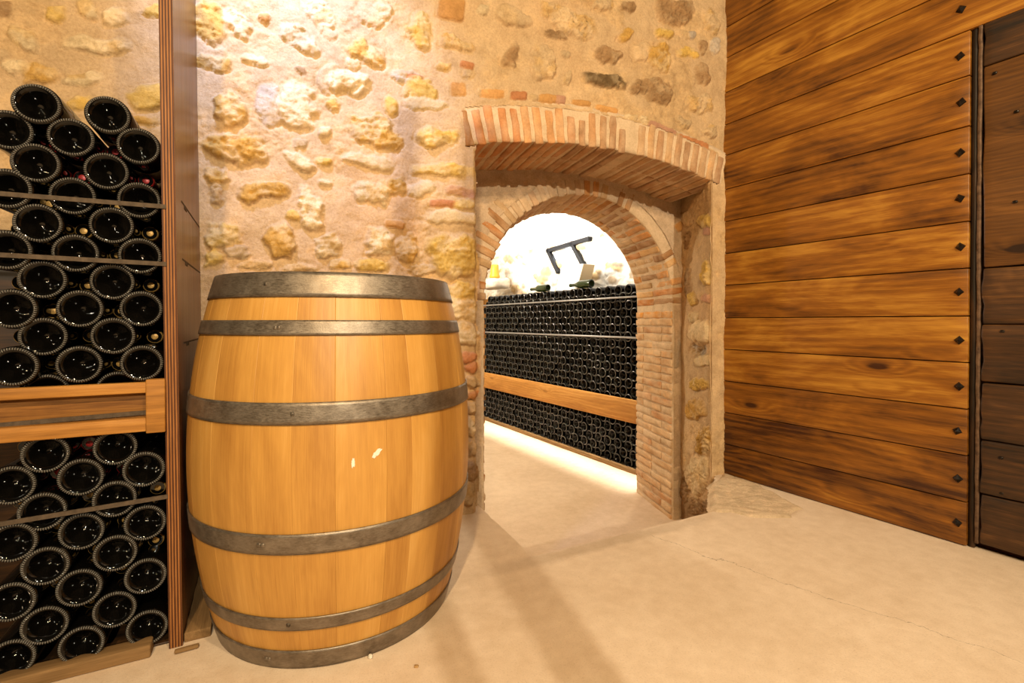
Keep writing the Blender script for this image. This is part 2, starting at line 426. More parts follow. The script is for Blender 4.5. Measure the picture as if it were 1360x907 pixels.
def relief(name, plane, us, vs, stones, hole=None, base=C['plaster'], mat=None, amp=.012, flip=1, seed=0, parent=None, edge=None, dirt=None):
    """a rubble wall: grid in (u, z) of a vertical plane, raised stones given as (px, py, rx, ry, rot, kind, proud, rough)"""
    U, V = np.meshgrid(us, vs)
    hb = amp * (fbm(U * 3.2, V * 3.2, 11 + seed, 4) - .5) * 2 + .004 * (fbm(U * 22, V * 22, 31 + seed, 4) - .5) * 2
    crumb = sst(.50, .66, fbm(U * 5 + 7, V * 5, 66 + seed, 4))
    hb = hb + crumb * (.010 * (fbm(U * 40, V * 46, 67, 4, .6) - .5) + .006 * (fbm(U * 100, V * 110, 69, 3) - .5)) * min(1, amp / .012)
    hb = hb + .0012 * (vn(U * 170, V * 170, 7) - .5) + .008 * (fbm(U * 8, V * 14, 55 + seed, 4) - .5)
    c = np.zeros(U.shape + (3,)); c[:] = base
    c *= (1 + .16 * (fbm(U * 4, V * 4, 77 + seed, 4) - .5) * 2)[..., None]
    c = c * (1 + (.35 * crumb * (fbm(U * 45, V * 50, 71, 3) - .5))[..., None]); c = c * (1 + np.array([.02, -.03, -.16]) * (crumb * .6)[..., None])
    pinkish = sst(.5, .75, fbm(U * 2.5 + 4, V * 2.5, 91 + seed, 3))[..., None]
    c = c * (1 - .10 * pinkish * np.array([0, .5, 1.0]))
    h = hb.copy()
    wx = (fbm(U * 16, V * 16, 201, 4) - .5); wy = (fbm(U * 16 + 50, V * 16, 301, 4) - .5)
    w2 = (fbm(U * 55, V * 55, 401, 3) - .5); r4 = fbm(U * 110 + 3, V * 150, 451, 3, .6)
    r1 = fbm(U * 34, V * 34, 501, 5, .55); r2 = fbm(U * 46 + 9, V * 80, 601, 4, .6)
    rid = 1 - np.abs(r1 * 2 - 1); pit = worley(U * 70 + wx * 2, V * 80 + wy * 2, 5); pm = sst(.5, .62, fbm(U * 14, V * 14, 655, 3))
    lay = fbm(U * 12 + wx * 2, V * 30 + wy * 3, 777, 4) * 7; r3 = (np.floor(lay) + sst(.55, 1.0, lay - np.floor(lay))) / 7
    for k, (px, py, rx, ry, rot, kind, proud, rough) in enumerate(stones):
        cu, cv = plane.uv(px, py)
        a = math.radians(rot)
        e1 = np.array(plane.uv(px + rx * math.cos(a), py + rx * math.sin(a))) - (cu, cv)
        e2 = np.array(plane.uv(px - ry * math.sin(a), py + ry * math.cos(a))) - (cu, cv)
        Mi = np.linalg.inv(np.stack([e1, e2], 1))
        R = 1.5 * (np.linalg.norm(e1) + np.linalg.norm(e2))
        i0, i1 = np.searchsorted(vs, [cv - R, cv + R]); j0, j1 = np.searchsorted(us, [cu - R, cu + R])
        if i1 <= i0 or j1 <= j0: continue
        S = (slice(i0, i1), slice(j0, j1))
        isb = kind in ('brick', 'orange', 'pink') and rough < .25
        ww = .25 if isb else 1.0
        sz = min(np.linalg.norm(e1), np.linalg.norm(e2))
        du = U[S] - cu + ww * (wx[S] * min(.07, sz * 1.5) + w2[S] * .012); dv = V[S] - cv + ww * (wy[S] * min(.06, sz * 1.4) + w2[S] * .012)
        q = np.stack([Mi[0, 0] * du + Mi[0, 1] * dv, Mi[1, 0] * du + Mi[1, 1] * dv])
        pw = 5.0 if isb else 2.6
        r = (np.abs(q[0]) ** pw + np.abs(q[1]) ** pw) ** (1 / pw)
        m = sst(1.16, .74, r) if not isb else sst(1.10, .92, r)
        if rough >= .5:                       # plaster laps irregularly over the rough ones
            m = m * sst(.16, .34, fbm(U[S] * 24 + k, V[S] * 24, 800 + k, 4) + .28 * (1 - r))
        dome = 1 - .55 * np.clip(r, 0, 1.1) ** 3
        top = .75 * proud * dome + rough * (.017 * (rid[S] - .65) + .020 * (r3[S] - .5) + .014 * (r2[S] - .5) + .011 * (r4[S] - .5))
        top = top - .009 * rough * sst(.20, .05, pit[S]) * pm[S]
        if rough < .25: top = top + .002 * (r1[S] - .5)
        h[S] = h[S] * (1 - m) + (hb[S] * .5 + top) * m
        h[S] = h[S] - (.003 + .006 * np.clip(-(dv) / sz, 0, 1)) * np.exp(-((r - 1.06) / .09) ** 2) * (1 - .6 * m)      # raked joint round the stone
        cc = np.array(C[kind]) * (1 + .22 * (_h(np.array(k), np.array(seed), 3) - .5))
        var = 1 + rough * .35 * (r2[S] - .5) + .30 * (r1[S] - .5) + .30 * rough * (r3[S] - .5)
        cm = cc[None, None] * var[..., None]
        oth = np.array(C['pale'] if kind in ('ochre', 'yellow', 'brown', 'dark') else C['ochre'])
        mixo = (.55 if kind not in ('dark', 'brown') else .25) * min(1, rough * 1.4) * sst(.45, .68, fbm(U[S] * 20, V[S] * 20, 930 + k, 4))[..., None]
        cm = cm * (1 - mixo) + oth * var[..., None] * mixo
        cm = cm * (1 - .35 * rough * sst(.20, .05, pit[S]) * pm[S])[..., None]
        c[S] = c[S] * (1 - m[..., None]) + cm * m[..., None]
    if edge is not None: h = edge(U, V, h)
    if dirt is not None: c = dirt(U, V, c)
    ny, nx = U.shape
    keep = np.ones((ny - 1, nx - 1), bool)
    if hole is not None:
        uc = .25 * (U[:-1, :-1] + U[1:, :-1] + U[:-1, 1:] + U[1:, 1:]); vc = .25 * (V[:-1, :-1] + V[1:, :-1] + V[:-1, 1:] + V[1:, 1:])
        keep = ~hole(uc, vc)
    idx = np.arange(ny * nx).reshape(ny, nx)
    f = np.stack([idx[:-1, :-1], idx[:-1, 1:], idx[1:, 1:], idx[1:, :-1]], -1)[keep]
    used = np.zeros(ny * nx, bool); used[f.ravel()] = True
    remap = np.cumsum(used) - 1
    P = np.stack([U, -flip * h, V], -1).reshape(-1, 3)[used]        # local: X along, -Y proud, Z up
    f = remap[f]
    if flip < 0: f = f[:, ::-1]
    return mesh(name, P, f, mat or M_STONE, parent, True, None, np.clip(c.reshape(-1, 3)[used], .02, 1), None), h

# ------------------------------------------------------------------ doorway geometry
ARC = dict(c=.60, z=1.537, R=2.68)                       # shallow front arch (s, z)
def arch_z(s): return ARC['z'] - ARC['R'] + np.sqrt(ARC['R'] ** 2 - (s - ARC['c']) ** 2)
IC, IS, IR = .755, .865, .578                            # round inner arch: centre s, springing z, radius

OUTER = [  # stones and bricks seen on the front wall
 (279,30,29,21,40,'ochre',.012,.8),(317,30,24,13,40,'pale',.012,.8),(350,23,9,6,20,'orange',.012,.3),(398,52,30,13,45,'pale',.016,.8),
 (281,84,26,11,20,'ochre',.012,.8),(337,78,20,6,15,'pale',.012,.5),(424,15,26,17,40,'pale',.012,.8),(399,92,8,4,25,'brown',.008,.5),
 (306,145,27,20,8,'ochre',.030,.8),(355,139,16,30,-8,'gray',.006,.5),(393,142,26,33,0,'pale',.024,.55),(435,100,14,19,20,'tan',.012,.2),
 (491,22,18,15,10,'tan',.008,.3),(511,14,13,12,30,'pale',.012,.6),(557,42,17,24,10,'yellow',.02,.8),(600,12,18,15,10,'orange',.014,.1),
 (607,58,24,11,14,'ochre',.02,.8),(487,70,27,14,25,'ochre',.022,.8),(439,46,10,6,25,'tan',.01,.2),(466,85,10,8,30,'pale',.012,.4),
 (464,111,29,15,12,'pale',.02,.8),(541,104,24,8,15,'gray',.012,.5),(551,103,11,3,8,'brick',.014,.1),(559,119,22,13,12,'yellow',.014,.5),
 (589,91,10,7,0,'ochre',.012,.5),(620,87,9,5,12,'brick',.014,.1),(622,100,8,6,0,'tan',.012,.5),(439,139,9,10,-10,'ochre',.012,.6),
 (519,140,10,15,-10,'yellow',.010,.4),(609,119,10,9,0,'orange',.004,.2),(569,138,29,9,3,'pale',.014,.3),(490,168,30,17,12,'ochre',.022,.9),
 (312,194,40,19,14,'ochre',.024,1.0),(292,234,18,14,-5,'ochre',.02,.6),(290,259,14,14,10,'tan',.016,.6),(351,254,31,14,-6,'ochre',.022,.9),
 (297,310,27,16,-8,'yellow',.022,.8),(285,339,17,13,-5,'yellow',.02,.8),(317,334,13,11,0,'tan',.016,.9),(374,323,21,22,10,'ochre',.026,.8),
 (390,288,10,7,5,'yellow',.020,.3),(398,217,25,9,25,'pale',.022,.4),(431,177,9,7,5,'pale',.026,.05),(431,214,12,6,15,'yellow',.012,.5),
 (398,193,11,7,10,'tan',.012,.3),(433,243,11,4,8,'pale',.014,.1),(413,275,14,32,-22,'pale',.016,.9),(436,326,16,18,15,'pale',.018,1.0),
 (514,187,18,13,15,'ochre',.018,.8),(578,183,29,13,0,'yellow',.018,.9),(490,214,32,11,17,'pale',.022,.3),(494,255,27,14,5,'pale',.018,.9),
 (529,247,15,15,-5,'ochre',.016,.8),(591,226,41,9,3,'yellow',.022,.5),(560,250,17,11,5,'pale',.018,.1),(613,255,22,8,5,'pink',.016,.4),
 (588,271,17,5,2,'brick',.016,.1),(617,272,15,6,0,'yellow',.014,.5),(602,288,36,9,2,'pale',.022,.15),(603,340,33,31,2,'yellow',.028,.9),
 (525,298,13,5,8,'orange',.014,.2),(503,322,23,19,0,'pale',.018,1.0),(540,330,15,19,0,'ochre',.016,.9),(494,352,24,9,5,'yellow',.018,.8),
 (453,350,14,8,0,'ochre',.012,.8),(560,356,18,9,5,'tan',.010,.4),(340,352,24,8,0,'tan',.008,.6),(400,356,22,7,0,'tan',.008,.6),
 (613,392,24,18,0,'yellow',.022,.8),(616,411,22,18,0,'pale',.022,.8),(619,443,17,16,0,'pale',.024,.6),(623,474,12,7,0,'brick',.022,.3),
 (625,489,10,8,0,'brick',.024,.3),(626,508,10,9,0,'tan',.026,.4),(627,526,9,6,0,'brick',.022,.3),(628,542,9,8,0,'tan',.024,.5),
 (626,566,10,12,0,'pale',.022,.6),(626,594,10,13,0,'tan',.022,.6),(625,625,10,14,0,'brown',.02,.6),(624,657,10,14,0,'tan',.022,.6),
 # over the doorway
 (640,15,10,9,30,'pale',.012,.7),(679,22,22,14,22,'tan',.018,.2),(731,14,14,9,20,'tan',.012,.9),(762,31,29,16,20,'tan',.014,1.0),
 (739,46,17,5,12,'brown',.010,.9),(678,74,11,18,8,'brown',.012,1.0),(723,80,14,23,-4,'tan',.018,.5),(752,70,6,6,0,'tan',.006,.5),
 (754,105,7,9,0,'tan',.008,.7),(804,107,27,11,8,'dark',.020,1.0),(810,72,18,10,20,'brown',.022,.9),(865,119,27,14,14,'brown',.022,1.0),
 (876,77,14,22,-10,'ochre',.020,.8),(898,14,23,17,10,'brown',.016,.9),(885,46,13,7,10,'yellow',.014,.6),(916,46,9,6,10,'gray',.012,.7),
 (944,29,10,13,0,'tan',.014,.8),(913,71,13,7,0,'yellow',.012,.6),(934,65,7,9,0,'brown',.012,.7),(932,98,11,14,5,'brown',.018,.7),
 (931,137,19,11,18,'tan',.014,1.0),(909,162,9,8,20,'tan',.010,1.0),(832,47,12,7,-40,'ochre',.014,.7),(834,9,9,7,0,'brown',.012,.8),
 (801,9,13,8,0,'tan',.012,.9),(944,175,9,8,20,'tan',.010,.9),(950,60,6,14,0,'gray',.006,.6),(851,70,14,12,0,'plaster',.012,.2),
 # flat bricks following the back of the arch
 (640,124,7,6,0,'tan',.010,.3),(654,125,15,6,1,'orange',.010,.1),(689,127.5,11,6,2,'brick',.012,.1),(710,129,7,6,3,'tan',.010,.2),(728,131,12,6,4,'orange',.010,.15),
 (745,132,7,6,8,'pink',.010,.15),(772,137,12,4,8,'orange',.010,.2),(806,145,15,4,12,'orange',.012,.2),(838,156,9,4,20,'pale',.010,.5),
 (856,161,9,5,22,'pale',.010,.6),(879,172,19,6,24,'pink',.014,.05),(921,189,21,5,20,'brick',.014,.1),
 # behind the bottles
 (70,16,17,13,15,'yellow',.016,.5),(35,54,26,13,38,'pale',.018,.6),(130,60,43,14,3,'pale',.018,.9),(155,22,20,13,-5,'pale',.016,.7),
 (118,14,14,12,0,'pale',.014,.7),(110,103,28,9,2,'pale',.016,.7),(52,100,24,12,10,'ochre',.016,.7),(20,92,18,10,10,'pale',.014,.6),
 (2,78,10,9,0,'tan',.018,.3),(197,130,24,16,8,'yellow',.018,.4),(105,135,16,10,4,'yellow',.014,.7),(6,14,12,10,0,'brown',.010,.8),
 (192,160,22,6,8,'ochre',.012,.5),(70,133,18,8,6,'tan',.012,.6),(205,15,12,10,0,'yellow',.012,.4),
]
def out_hole(s, z):
    jag = .012 * (fbm(z * 14, s * 0 + 3.3, 41, 3) - .5) + .030 * (vn(z * 7.5, s * 0, 43) - .5) - .018 * sst(1.30, 1.42, z)
    az = arch_z(np.clip(s, -.6, 1.7))
    up = (s > -.045 + jag * .4) & (s < 1.262) & (z > az - .004) & (z < az + .150 + .012 * (fbm(s * 22, z * 0, 45, 3) - .5))
    return up | ((s > .004 + jag) & (s < 1.222) & (z < az + .03))
def out_edge(U, V, h):
    # the free corner of the opening is rounded, with stones standing out
    az = arch_z(np.clip(U, -.6, 1.7))
    dd = np.maximum(np.maximum(V - (az + .150), az - V - .2), np.maximum(-.045 - U, U - 1.262))
    h = .001 + (h - .001) * sst(-.004, .030, dd)
    return h - .016 * sst(.022, .0, np.abs(U)) ** 2 * (V < arch_z(np.clip(U, -.5, 1.5)) - .02) * (U < .3)
wall, _ = relief('wall_back', OUT, np.arange(-1.75, 1.322, .0050), np.arange(-.42, 2.62, .0050), OUTER, out_hole, edge=out_edge)
wall.matrix_world = OUT.matrix(); tag(wall, 'rubble stone wall in cream mortar pierced by the arched brick doorway', kind='structure')

# right side of the recess
tR = np.array([.008, .437, 0]); tR = tR / np.linalg.norm(tR)
RV = Plane(WO + WT * 1.219, tR, [-tR[1], tR[0], 0])
RST = [(935,293,11,8,-5,'yellow',.010,.5),(938,307,5,5,0,'pink',.008,.2),(911,320,4,12,0,'brown',-.012,.8),(940,362,9,17,5,'yellow',.012,.8),(919,397,7,7,0,'yellow',.014,.5),
 (938,397,7,6,0,'pink',.012,.3),(931,440,17,15,5,'pale',.026,.2),(927,465,11,10,0,'gray',-.028,1.0),(933,478,12,8,0,'pale',.012,.3),(929,511,13,9,0,'yellow',.014,.7),
 (923,545,14,12,-10,'ochre',.018,.6),(936,588,12,19,0,'ochre',.012,1.0),(926,632,15,26,8,'pale',.020,.4),(916,640,6,14,0,'tan',.016,.7),(913,375,5,16,0,'brown',.006,.5),
 (912,290,8,9,0,'plaster',.006,.3),(921,420,7,8,0,'pale',.012,.6),(925,672,16,10,0,'brown',.004,1.0),(908,650,8,16,0,'brown',.006,.8)]
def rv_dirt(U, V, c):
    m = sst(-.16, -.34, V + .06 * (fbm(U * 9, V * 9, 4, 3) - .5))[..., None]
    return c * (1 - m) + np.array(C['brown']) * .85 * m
w2, _ = relief('trim_1', RV, np.arange(-.004, .47, .004), np.arange(-.42, 1.52, .004), RST, None, amp=.012, flip=-1, seed=3, dirt=rv_dirt, edge=lambda U, V, h: -.006 + (h + .006) * sst(.0, .035, U))
w2.matrix_world = RV.matrix(); w2.name = 'wall_recess_right'; tag(w2, 'right side of the doorway recess, patchy stone and mortar', kind='structure')
# left side of the recess (seen only edge on)
LV = Plane(WO - WT * .022 + WN * .46, -WN, WT)
lv, _ = relief('wall_recess_left', LV, np.arange(0, .445, .008), np.arange(-.42, 1.56, .008), [], None, amp=.012, flip=-1, seed=5, edge=lambda U, V, h: h * sst(.0, .03, .44 - U))
lv.matrix_world = LV.matrix(); tag(lv, 'left side of the doorway recess, rough stone and mortar', kind='structure')

# inner wall plate round the round arch
def inn_hole(s, z):
    r = np.hypot(s - IC, z - IS)
    return np.where(z > IS, r < IR + .075, np.abs(s - IC) < IR + .016)
IST = [(905,300,8,6,-35,'orange',.006,.1),(889,420,4,6,0,'brown',.004,.3),(900,470,4,20,0,'gray',.004,.2),(899,390,6,7,0,'tan',.004,.2)]
iw, _ = relief('wall_inner', INN, np.arange(-.10, 1.56, .006), np.arange(-.42, 1.75, .006), IST, inn_hole, base=(.60, .44, .285), amp=.008, seed=9)
iw.matrix_world = INN.matrix(); tag(iw, 'set-back mortar face round the inner brick arch', kind='structure')

# brick colours
def bcol():
    r = random.random()
    b = [(.50, .205, .06), (.56, .27, .09), (.45, .24, .10), (.60, .35, .14), (.33, .17, .07), (.52, .33, .16)][int(r * 6)]
    k = random.uniform(.85, 1.15)
    return tuple(x * k for x in b)
def paint_brick(v, col, seed, dust=.55, dc=C['mortar']):
    q = fbm(v[:, 0] * 30 + v[:, 1] * 19, v[:, 2] * 30 + v[:, 1] * 23, seed, 4)
    m = sst(.50, .68, q + dust * .25)[:, None] * dust
    k = 1 + .5 * (fbm(v[:, 0] * 60, v[:, 2] * 60 + v[:, 1] * 40, seed + 9, 3) - .5)[:, None]
    return np.clip(np.array(col) * k * (1 - m) + np.array(dc) * m, .02, 1)

def brick(mb, c, ax, h, col, r=.006, n=(4, 6, 5), seed=0, wear=.004, dust=.4):
    """brick centred at c with axis matrix ax (columns: thickness, length, depth)"""
    v, f = rbox(h, r, n)
    v = v + wear * np.stack([fbm(v[:, 1] * 28 + seed * 3.1, v[:, 2] * 28 + v[:, 0] * 28, seed + k, 3) - .5 for k in range(3)], 1) * 2
    p = v @ np.array(ax, float).T + np.asarray(c)
    mb.add(p, f, paint_brick(p, col, seed, dust))

# outer arch (local frame of the wall: X along, Y into, Z up)
mb = MB()
cz = ARC['z'] - ARC['R']
half = .665
nb = 26
SKL = np.array([SK @ WT, SK @ WN, 0]); SKL = SKL / SKL[1]       # passage direction per metre of depth
angs = np.linspace(-.635, .66, nb) / ARC['R']
for i, a in enumerate(angs):
    a += random.uniform(-.0011, .0011)
    rad = np.array([math.sin(a), 0, math.cos(a)]); tan = np.array([math.cos(a), 0, -math.sin(a)])
    L = random.uniform(.135, .158) if i not in (9, 10, 14) else random.uniform(.09, .12)
    if i == 15: continue                                        # one brick is lost, mortar fills the gap
    drop = random.uniform(-.006, .004)
    col = bcol() if i > 0 else (.36, .17, .055)
    if 1 <= i <= 9: col = random.choice([(.56, .25, .095), (.60, .31, .13), (.52, .22, .08)])
    if i >= 9: col = tuple(.5 * x + .5 * y for x, y in zip(col, (.52, .31, .17)))
    for row in range(2):                                        # two bricks deep
        dy = .10 if row == 0 else .30
        c = np.array([ARC['c'], 0, cz]) + rad * (ARC['R'] + L / 2 + drop) + np.array([0, dy - .006, 0]) + SKL * [1, 0, 1] * dy * .30
        t = random.uniform(.0165, .0195)
        dp = np.array([SKL[0] * .30, 1, 0])
        brick(mb, c, np.stack([tan, rad, dp], 1), (t, L / 2, .098), col, seed=i * 7 + row, dust=.30 if row == 0 else .5)
# mortar behind and between the bricks
ta = np.linspace(-.66, .69, 90) / ARC['R']
ins = []
for k, (dr, dy) in enumerate(((.006, .002), (.006, .41), (.17, .41), (.17, .0005))):
    ins.append((dr, dy))
rows = []
for (dr, dy), nsub in zip(ins, (24, 8, 8, 8)):
    nxt = ins[(ins.index((dr, dy)) + 1) % 4]
    for q in range(nsub):
        w = q / nsub
        rows.append((dr + (nxt[0] - dr) * w, dy + (nxt[1] - dy) * w))
G = []
for (dr, dy) in rows:
    R = ARC['R'] + dr + .006 * (fbm(ta * 60, ta * 0 + dy * 14, 3, 4) - .5)
    G.append(np.stack([ARC['c'] + R * np.sin(ta) + SKL[0] * dy * .30, np.full_like(ta, dy) + .006 * (fbm(ta * 70, ta * 0 + dr * 40, 8, 4) - .5), cz + R * np.cos(ta)], 1))
G = np.array(G); k, m = G.shape[:2]
fm = [[i * m + j, i * m + j + 1, ((i + 1) % k) * m + j + 1, ((i + 1) % k) * m + j] for i in range(k) for j in range(m - 1)]
mb.add(G.reshape(-1, 3), fm, C['mortar'])
ar = mb.build('trim_2', M_BRICK); ar.matrix_world = OUT.matrix(); ar.name = 'trim_1'
tag(ar, 'shallow outer arch of upright bricks over the doorway recess', kind='structure')

# inner round arch and jambs: courses of brick lining the passage
mb = MB()
PD = .462                                                       # depth of the lining along its normal
BAX = np.array([SK @ WT, SK @ WN, 0])
pitch = .0478
zb = LOWZ - .02
nj = int((IS - zb) / pitch)
stations = []
for k in range(nj): stations.append(('R', zb + (k + .5) * pitch))
na = int(round(math.pi * IR / .0525))
for k in range(na): stations.append(('A', (k + .5) / na * math.pi))
for k in range(nj): stations.append(('L', zb + (k + .5) * pitch))
depth_full = PD / BAX[1]
for i, (typ, q) in enumerate(stations):
    if typ == 'A':
        a = q; rad = np.array([math.cos(a), 0, math.sin(a)]); tan = np.array([-math.sin(a), 0, math.cos(a)])
        base = np.array([IC, 0, IS]) + rad * IR
    else:
        sg = 1 if typ == 'R' else -1
        rad = np.array([sg, 0, 0]); tan = np.array([0, 0, 1.0])
        base = np.array([IC + sg * IR, 0, q])
    arch = typ == 'A'
    L = random.uniform(.125, .15) if arch else .10
    y, first = 0.0, True
    sp = random.choice([.25, .125]) if not arch else random.choice([.24, .13])
    while y < depth_full - .02:
        ln = min(sp if first else .24, depth_full - y)
        low = typ == 'R' and q < .4
        col = random.choice([(.58, .36, .18), (.62, .40, .21), (.55, .32, .15), (.52, .27, .12), (.60, .42, .25)]) if typ == 'R' else bcol()
        if typ == 'R' and abs(q - .80) < .03: col = (.60, .27, .06)
        if arch and math.pi * .5 < a < math.pi * .75: col = random.choice([(.60, .42, .25), (.5, .3, .16), (.58, .38, .22)])
        c = base + rad * (L / 2 + random.uniform(-.004, .004)) + BAX * (y + ln / 2) + np.array([0, (-.004 if arch else .010), 0])
        th = random.uniform(.0185, .0212) if not arch else random.uniform(.0175, .0205)
        if arch and y == 0 and random.random() < .16: c = c + np.array([0, .016, 0])
        brick(mb, c, np.stack([tan, rad, BAX], 1), (th, L / 2, ln / 2 - .003), col, r=.007, n=(4, 4, 6), seed=i * 5 + int(y * 40), wear=.005, dust=.55 if typ != 'A' else .38)
        y += ln; first = False
# mortar shell
prof = [(IC + IR, z) for z in np.linspace(zb, IS, 60)] + [(IC + IR * math.cos(a), IS + IR * math.sin(a)) for a in np.linspace(0, math.pi, 110)[1:-1]] + [(IC - IR, z) for z in np.linspace(IS, zb, 60)]
nrm = [(1, 0)] * 60 + [(math.cos(a), math.sin(a)) for a in np.linspace(0, math.pi, 110)[1:-1]] + [(-1, 0)] * 60
prof, nrm = np.array(prof), np.array(nrm)
ly = np.linspace(0, depth_full, 40)
rows = [(.15, .004)] + [(.05, .004)] + [(.009, .004)] + [(.005, y) for y in ly[1:]] + [(.15, ly[-1])]
G = []
for k, (dr, y) in enumerate(rows):
    w = .007 * (fbm(np.arange(len(prof)) * .33, np.full(len(prof), y * 22.), 13, 4) - .5)
    p = prof + nrm * (dr + w)[:, None]
    G.append(np.stack([p[:, 0] + BAX[0] * y, np.full(len(prof), BAX[1] * y) + w * (k < 3), p[:, 1]], 1))
G = np.array(G); k, m = G.shape[:2]
fm = [[i * m + j, i * m + j + 1, (i + 1) * m + j + 1, (i + 1) * m + j] for i in range(k - 1) for j in range(m - 1)]
mb.add(G.reshape(-1, 3), fm, (.63, .47, .30))
ar = mb.build('trim_2', M_BRICK); ar.matrix_world = INN.matrix()
tag(ar, 'round inner arch and jambs of thin worn bricks lining the passage', kind='structure')

# ------------------------------------------------------------------ floors
def wp(s, n, z=0): return WO + WT * s + WN * n + np.array([0, 0, z])
import bmesh
notch = [(.035, .30), (.035, .0), (.045, -.20), (.051, -.402), (.30, -.388), (.62, -.366), (.904, -.348), (.99, -.265), (1.075, -.18), (1.158, -.092), (1.238, -.008), (1.46, .30)]
pts = []
for (a, b) in zip(notch[:-1], notch[1:]):
    L = math.hypot(b[0] - a[0], b[1] - a[1]); k = max(1, int(L / .02))
    for q in range(k):
        w = q / k; am = .0035 if a[0] < .9 else .012
        pts.append((a[0] + (b[0] - a[0]) * w + am * (random.random() - .5), a[1] + (b[1] - a[1]) * w + am * (random.random() - .5)))
pts.append(notch[-1])
outl = [(-3.2, .30)] + pts + [(3.2, .30), (3.2, -4.6), (-3.2, -4.6)]
bm = bmesh.new()
top = [bm.verts.new((s, n, 0)) for s, n in outl]
fc = bm.faces.new(top)
ext = bmesh.ops.extrude_face_region(bm, geom=[fc])
for v in ext['geom']:
    if isinstance(v, bmesh.types.BMVert): v.co.z = -.42
bmesh.ops.recalc_face_normals(bm, faces=bm.faces)
bmesh.ops.triangulate(bm, faces=[f for f in bm.faces if len(f.verts) > 4])
me = bpy.data.meshes.new('floor'); bm.to_mesh(me); bm.free(); me.materials.append(M_FLOOR)
fl = bpy.data.objects.new('floor', me); COL.objects.link(fl); fl.matrix_world = OUT.matrix()
tag(fl, 'sandy concrete floor of the front cellar, cut away before the doorway', kind='structure')
# rough plaster patch in the corner by the timber wall
us, vs = np.arange(0, .36, .004), np.arange(0, .66, .004)
def floor_at(px, py, z=0):
    r = ray(px, py); t = (z - H) / r[2]; return CAM + r * t
poly = [floor_at(*p)[:2] for p in ((946, 682), (944, 645), (962, 629), (1010, 645), (1066, 676), (1050, 688), (1005, 689), (970, 681))]
poly = np.array(poly)
def inpoly(x, y, P):
    ins = np.zeros(x.shape, bool); n = len(P); mind = np.full(x.shape, 9.)
    for i in range(n):
        (x1, y1), (x2, y2) = P[i], P[(i + 1) % n]
        c = ((y1 > y) != (y2 > y)) & (x < (x2 - x1) * (y - y1) / (y2 - y1 + 1e-12) + x1); ins ^= c
        t = np.clip(((x - x1) * (x2 - x1) + (y - y1) * (y2 - y1)) / ((x2 - x1) ** 2 + (y2 - y1) ** 2), 0, 1)
        mind = np.minimum(mind, np.hypot(x1 + t * (x2 - x1) - x, y1 + t * (y2 - y1) - y))
    return np.where(ins, mind, -mind)
gx, gy = np.meshgrid(np.arange(poly[:, 0].min() - .02, poly[:, 0].max() + .02, .005), np.arange(poly[:, 1].min() - .02, poly[:, 1].max() + .02, .005))
d = inpoly(gx, gy, poly) + .03 * (fbm(gx * 14, gy * 14, 3, 4) - .5)
hz = -.010 + .019 * sst(-.012, .02, d) + .012 * (fbm(gx * 18, gy * 30, 8, 5) - .5) * sst(0, .03, d)
hz -= .007 * sst(.03, .0, np.abs(fbm(gx * 7, gy * 12, 21, 3) - .5)) * sst(0, .03, d) * .6
idx = np.arange(gx.size).reshape(gx.shape)
keep = (d[:-1, :-1] > -.018)
f = np.stack([idx[:-1, :-1], idx[:-1, 1:], idx[1:, 1:], idx[1:, :-1]], -1)[keep]
cc = np.array((.66, .50, .325)) * (1 + .3 * (fbm(gx * 30, gy * 30, 5, 4) - .5))[..., None]
pp = mesh('plaster_patch', np.stack([gx, gy, hz], -1).reshape(-1, 3), f, M_STONE, None, True, None, cc.reshape(-1, 3))
pp.parent = fl; pp.matrix_parent_inverse = fl.matrix_world.inverted(); pp['label'] = 'flaking pale plaster patch in the corner'

# lower floor of the passage and back room
v = [(-4, -.6, LOWZ), (4, -.6, LOWZ), (4, 7, LOWZ), (-4, 7, LOWZ)]
fl2 = mesh('floor_passage', [tuple(p) for p in v], [[0, 1, 2, 3]], M_FLOOR2, None, False, OUT.matrix())
tag(fl2, 'lower concrete floor running through the passage into the back room', kind='structure')

# ------------------------------------------------------------------ timber wall on the right
RM = frame(RO, RU, np.cross([0, 0, 1], RU))       # local +Y = cross(z,u)
yn = -1 if np.dot(np.cross([0, 0, 1], RU), RN) < 0 else 1   # sign of local y that faces the room
zs = [.002, .152, .311, .4696, .6285, .787, .950, 1.109, 1.270, 1.4315, 1.602, 1.755, 1.916, 2.086, 2.240, 2.40, 2.56]
mb = MB()
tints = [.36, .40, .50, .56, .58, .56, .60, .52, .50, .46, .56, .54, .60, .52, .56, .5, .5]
for i in range(len(zs) - 1):
    z0, z1 = zs[i], zs[i + 1]
    x1 = .939 if z1 < 1.84 else 2.0
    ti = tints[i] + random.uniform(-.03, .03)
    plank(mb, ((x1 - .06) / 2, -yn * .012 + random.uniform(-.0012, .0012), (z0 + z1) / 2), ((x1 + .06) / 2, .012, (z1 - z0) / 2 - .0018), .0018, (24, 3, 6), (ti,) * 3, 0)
# boarding behind the planks
v, f = rbox((1.05, .01, 1.3), .002, (2, 2, 2)); mb.add(v + np.array([.97, -yn * .05, 1.28]), f, (.1,) * 3)
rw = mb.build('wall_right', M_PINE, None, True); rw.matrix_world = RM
tag(rw, 'wall of wide stained pine planks right of the doorway', kind='structure')
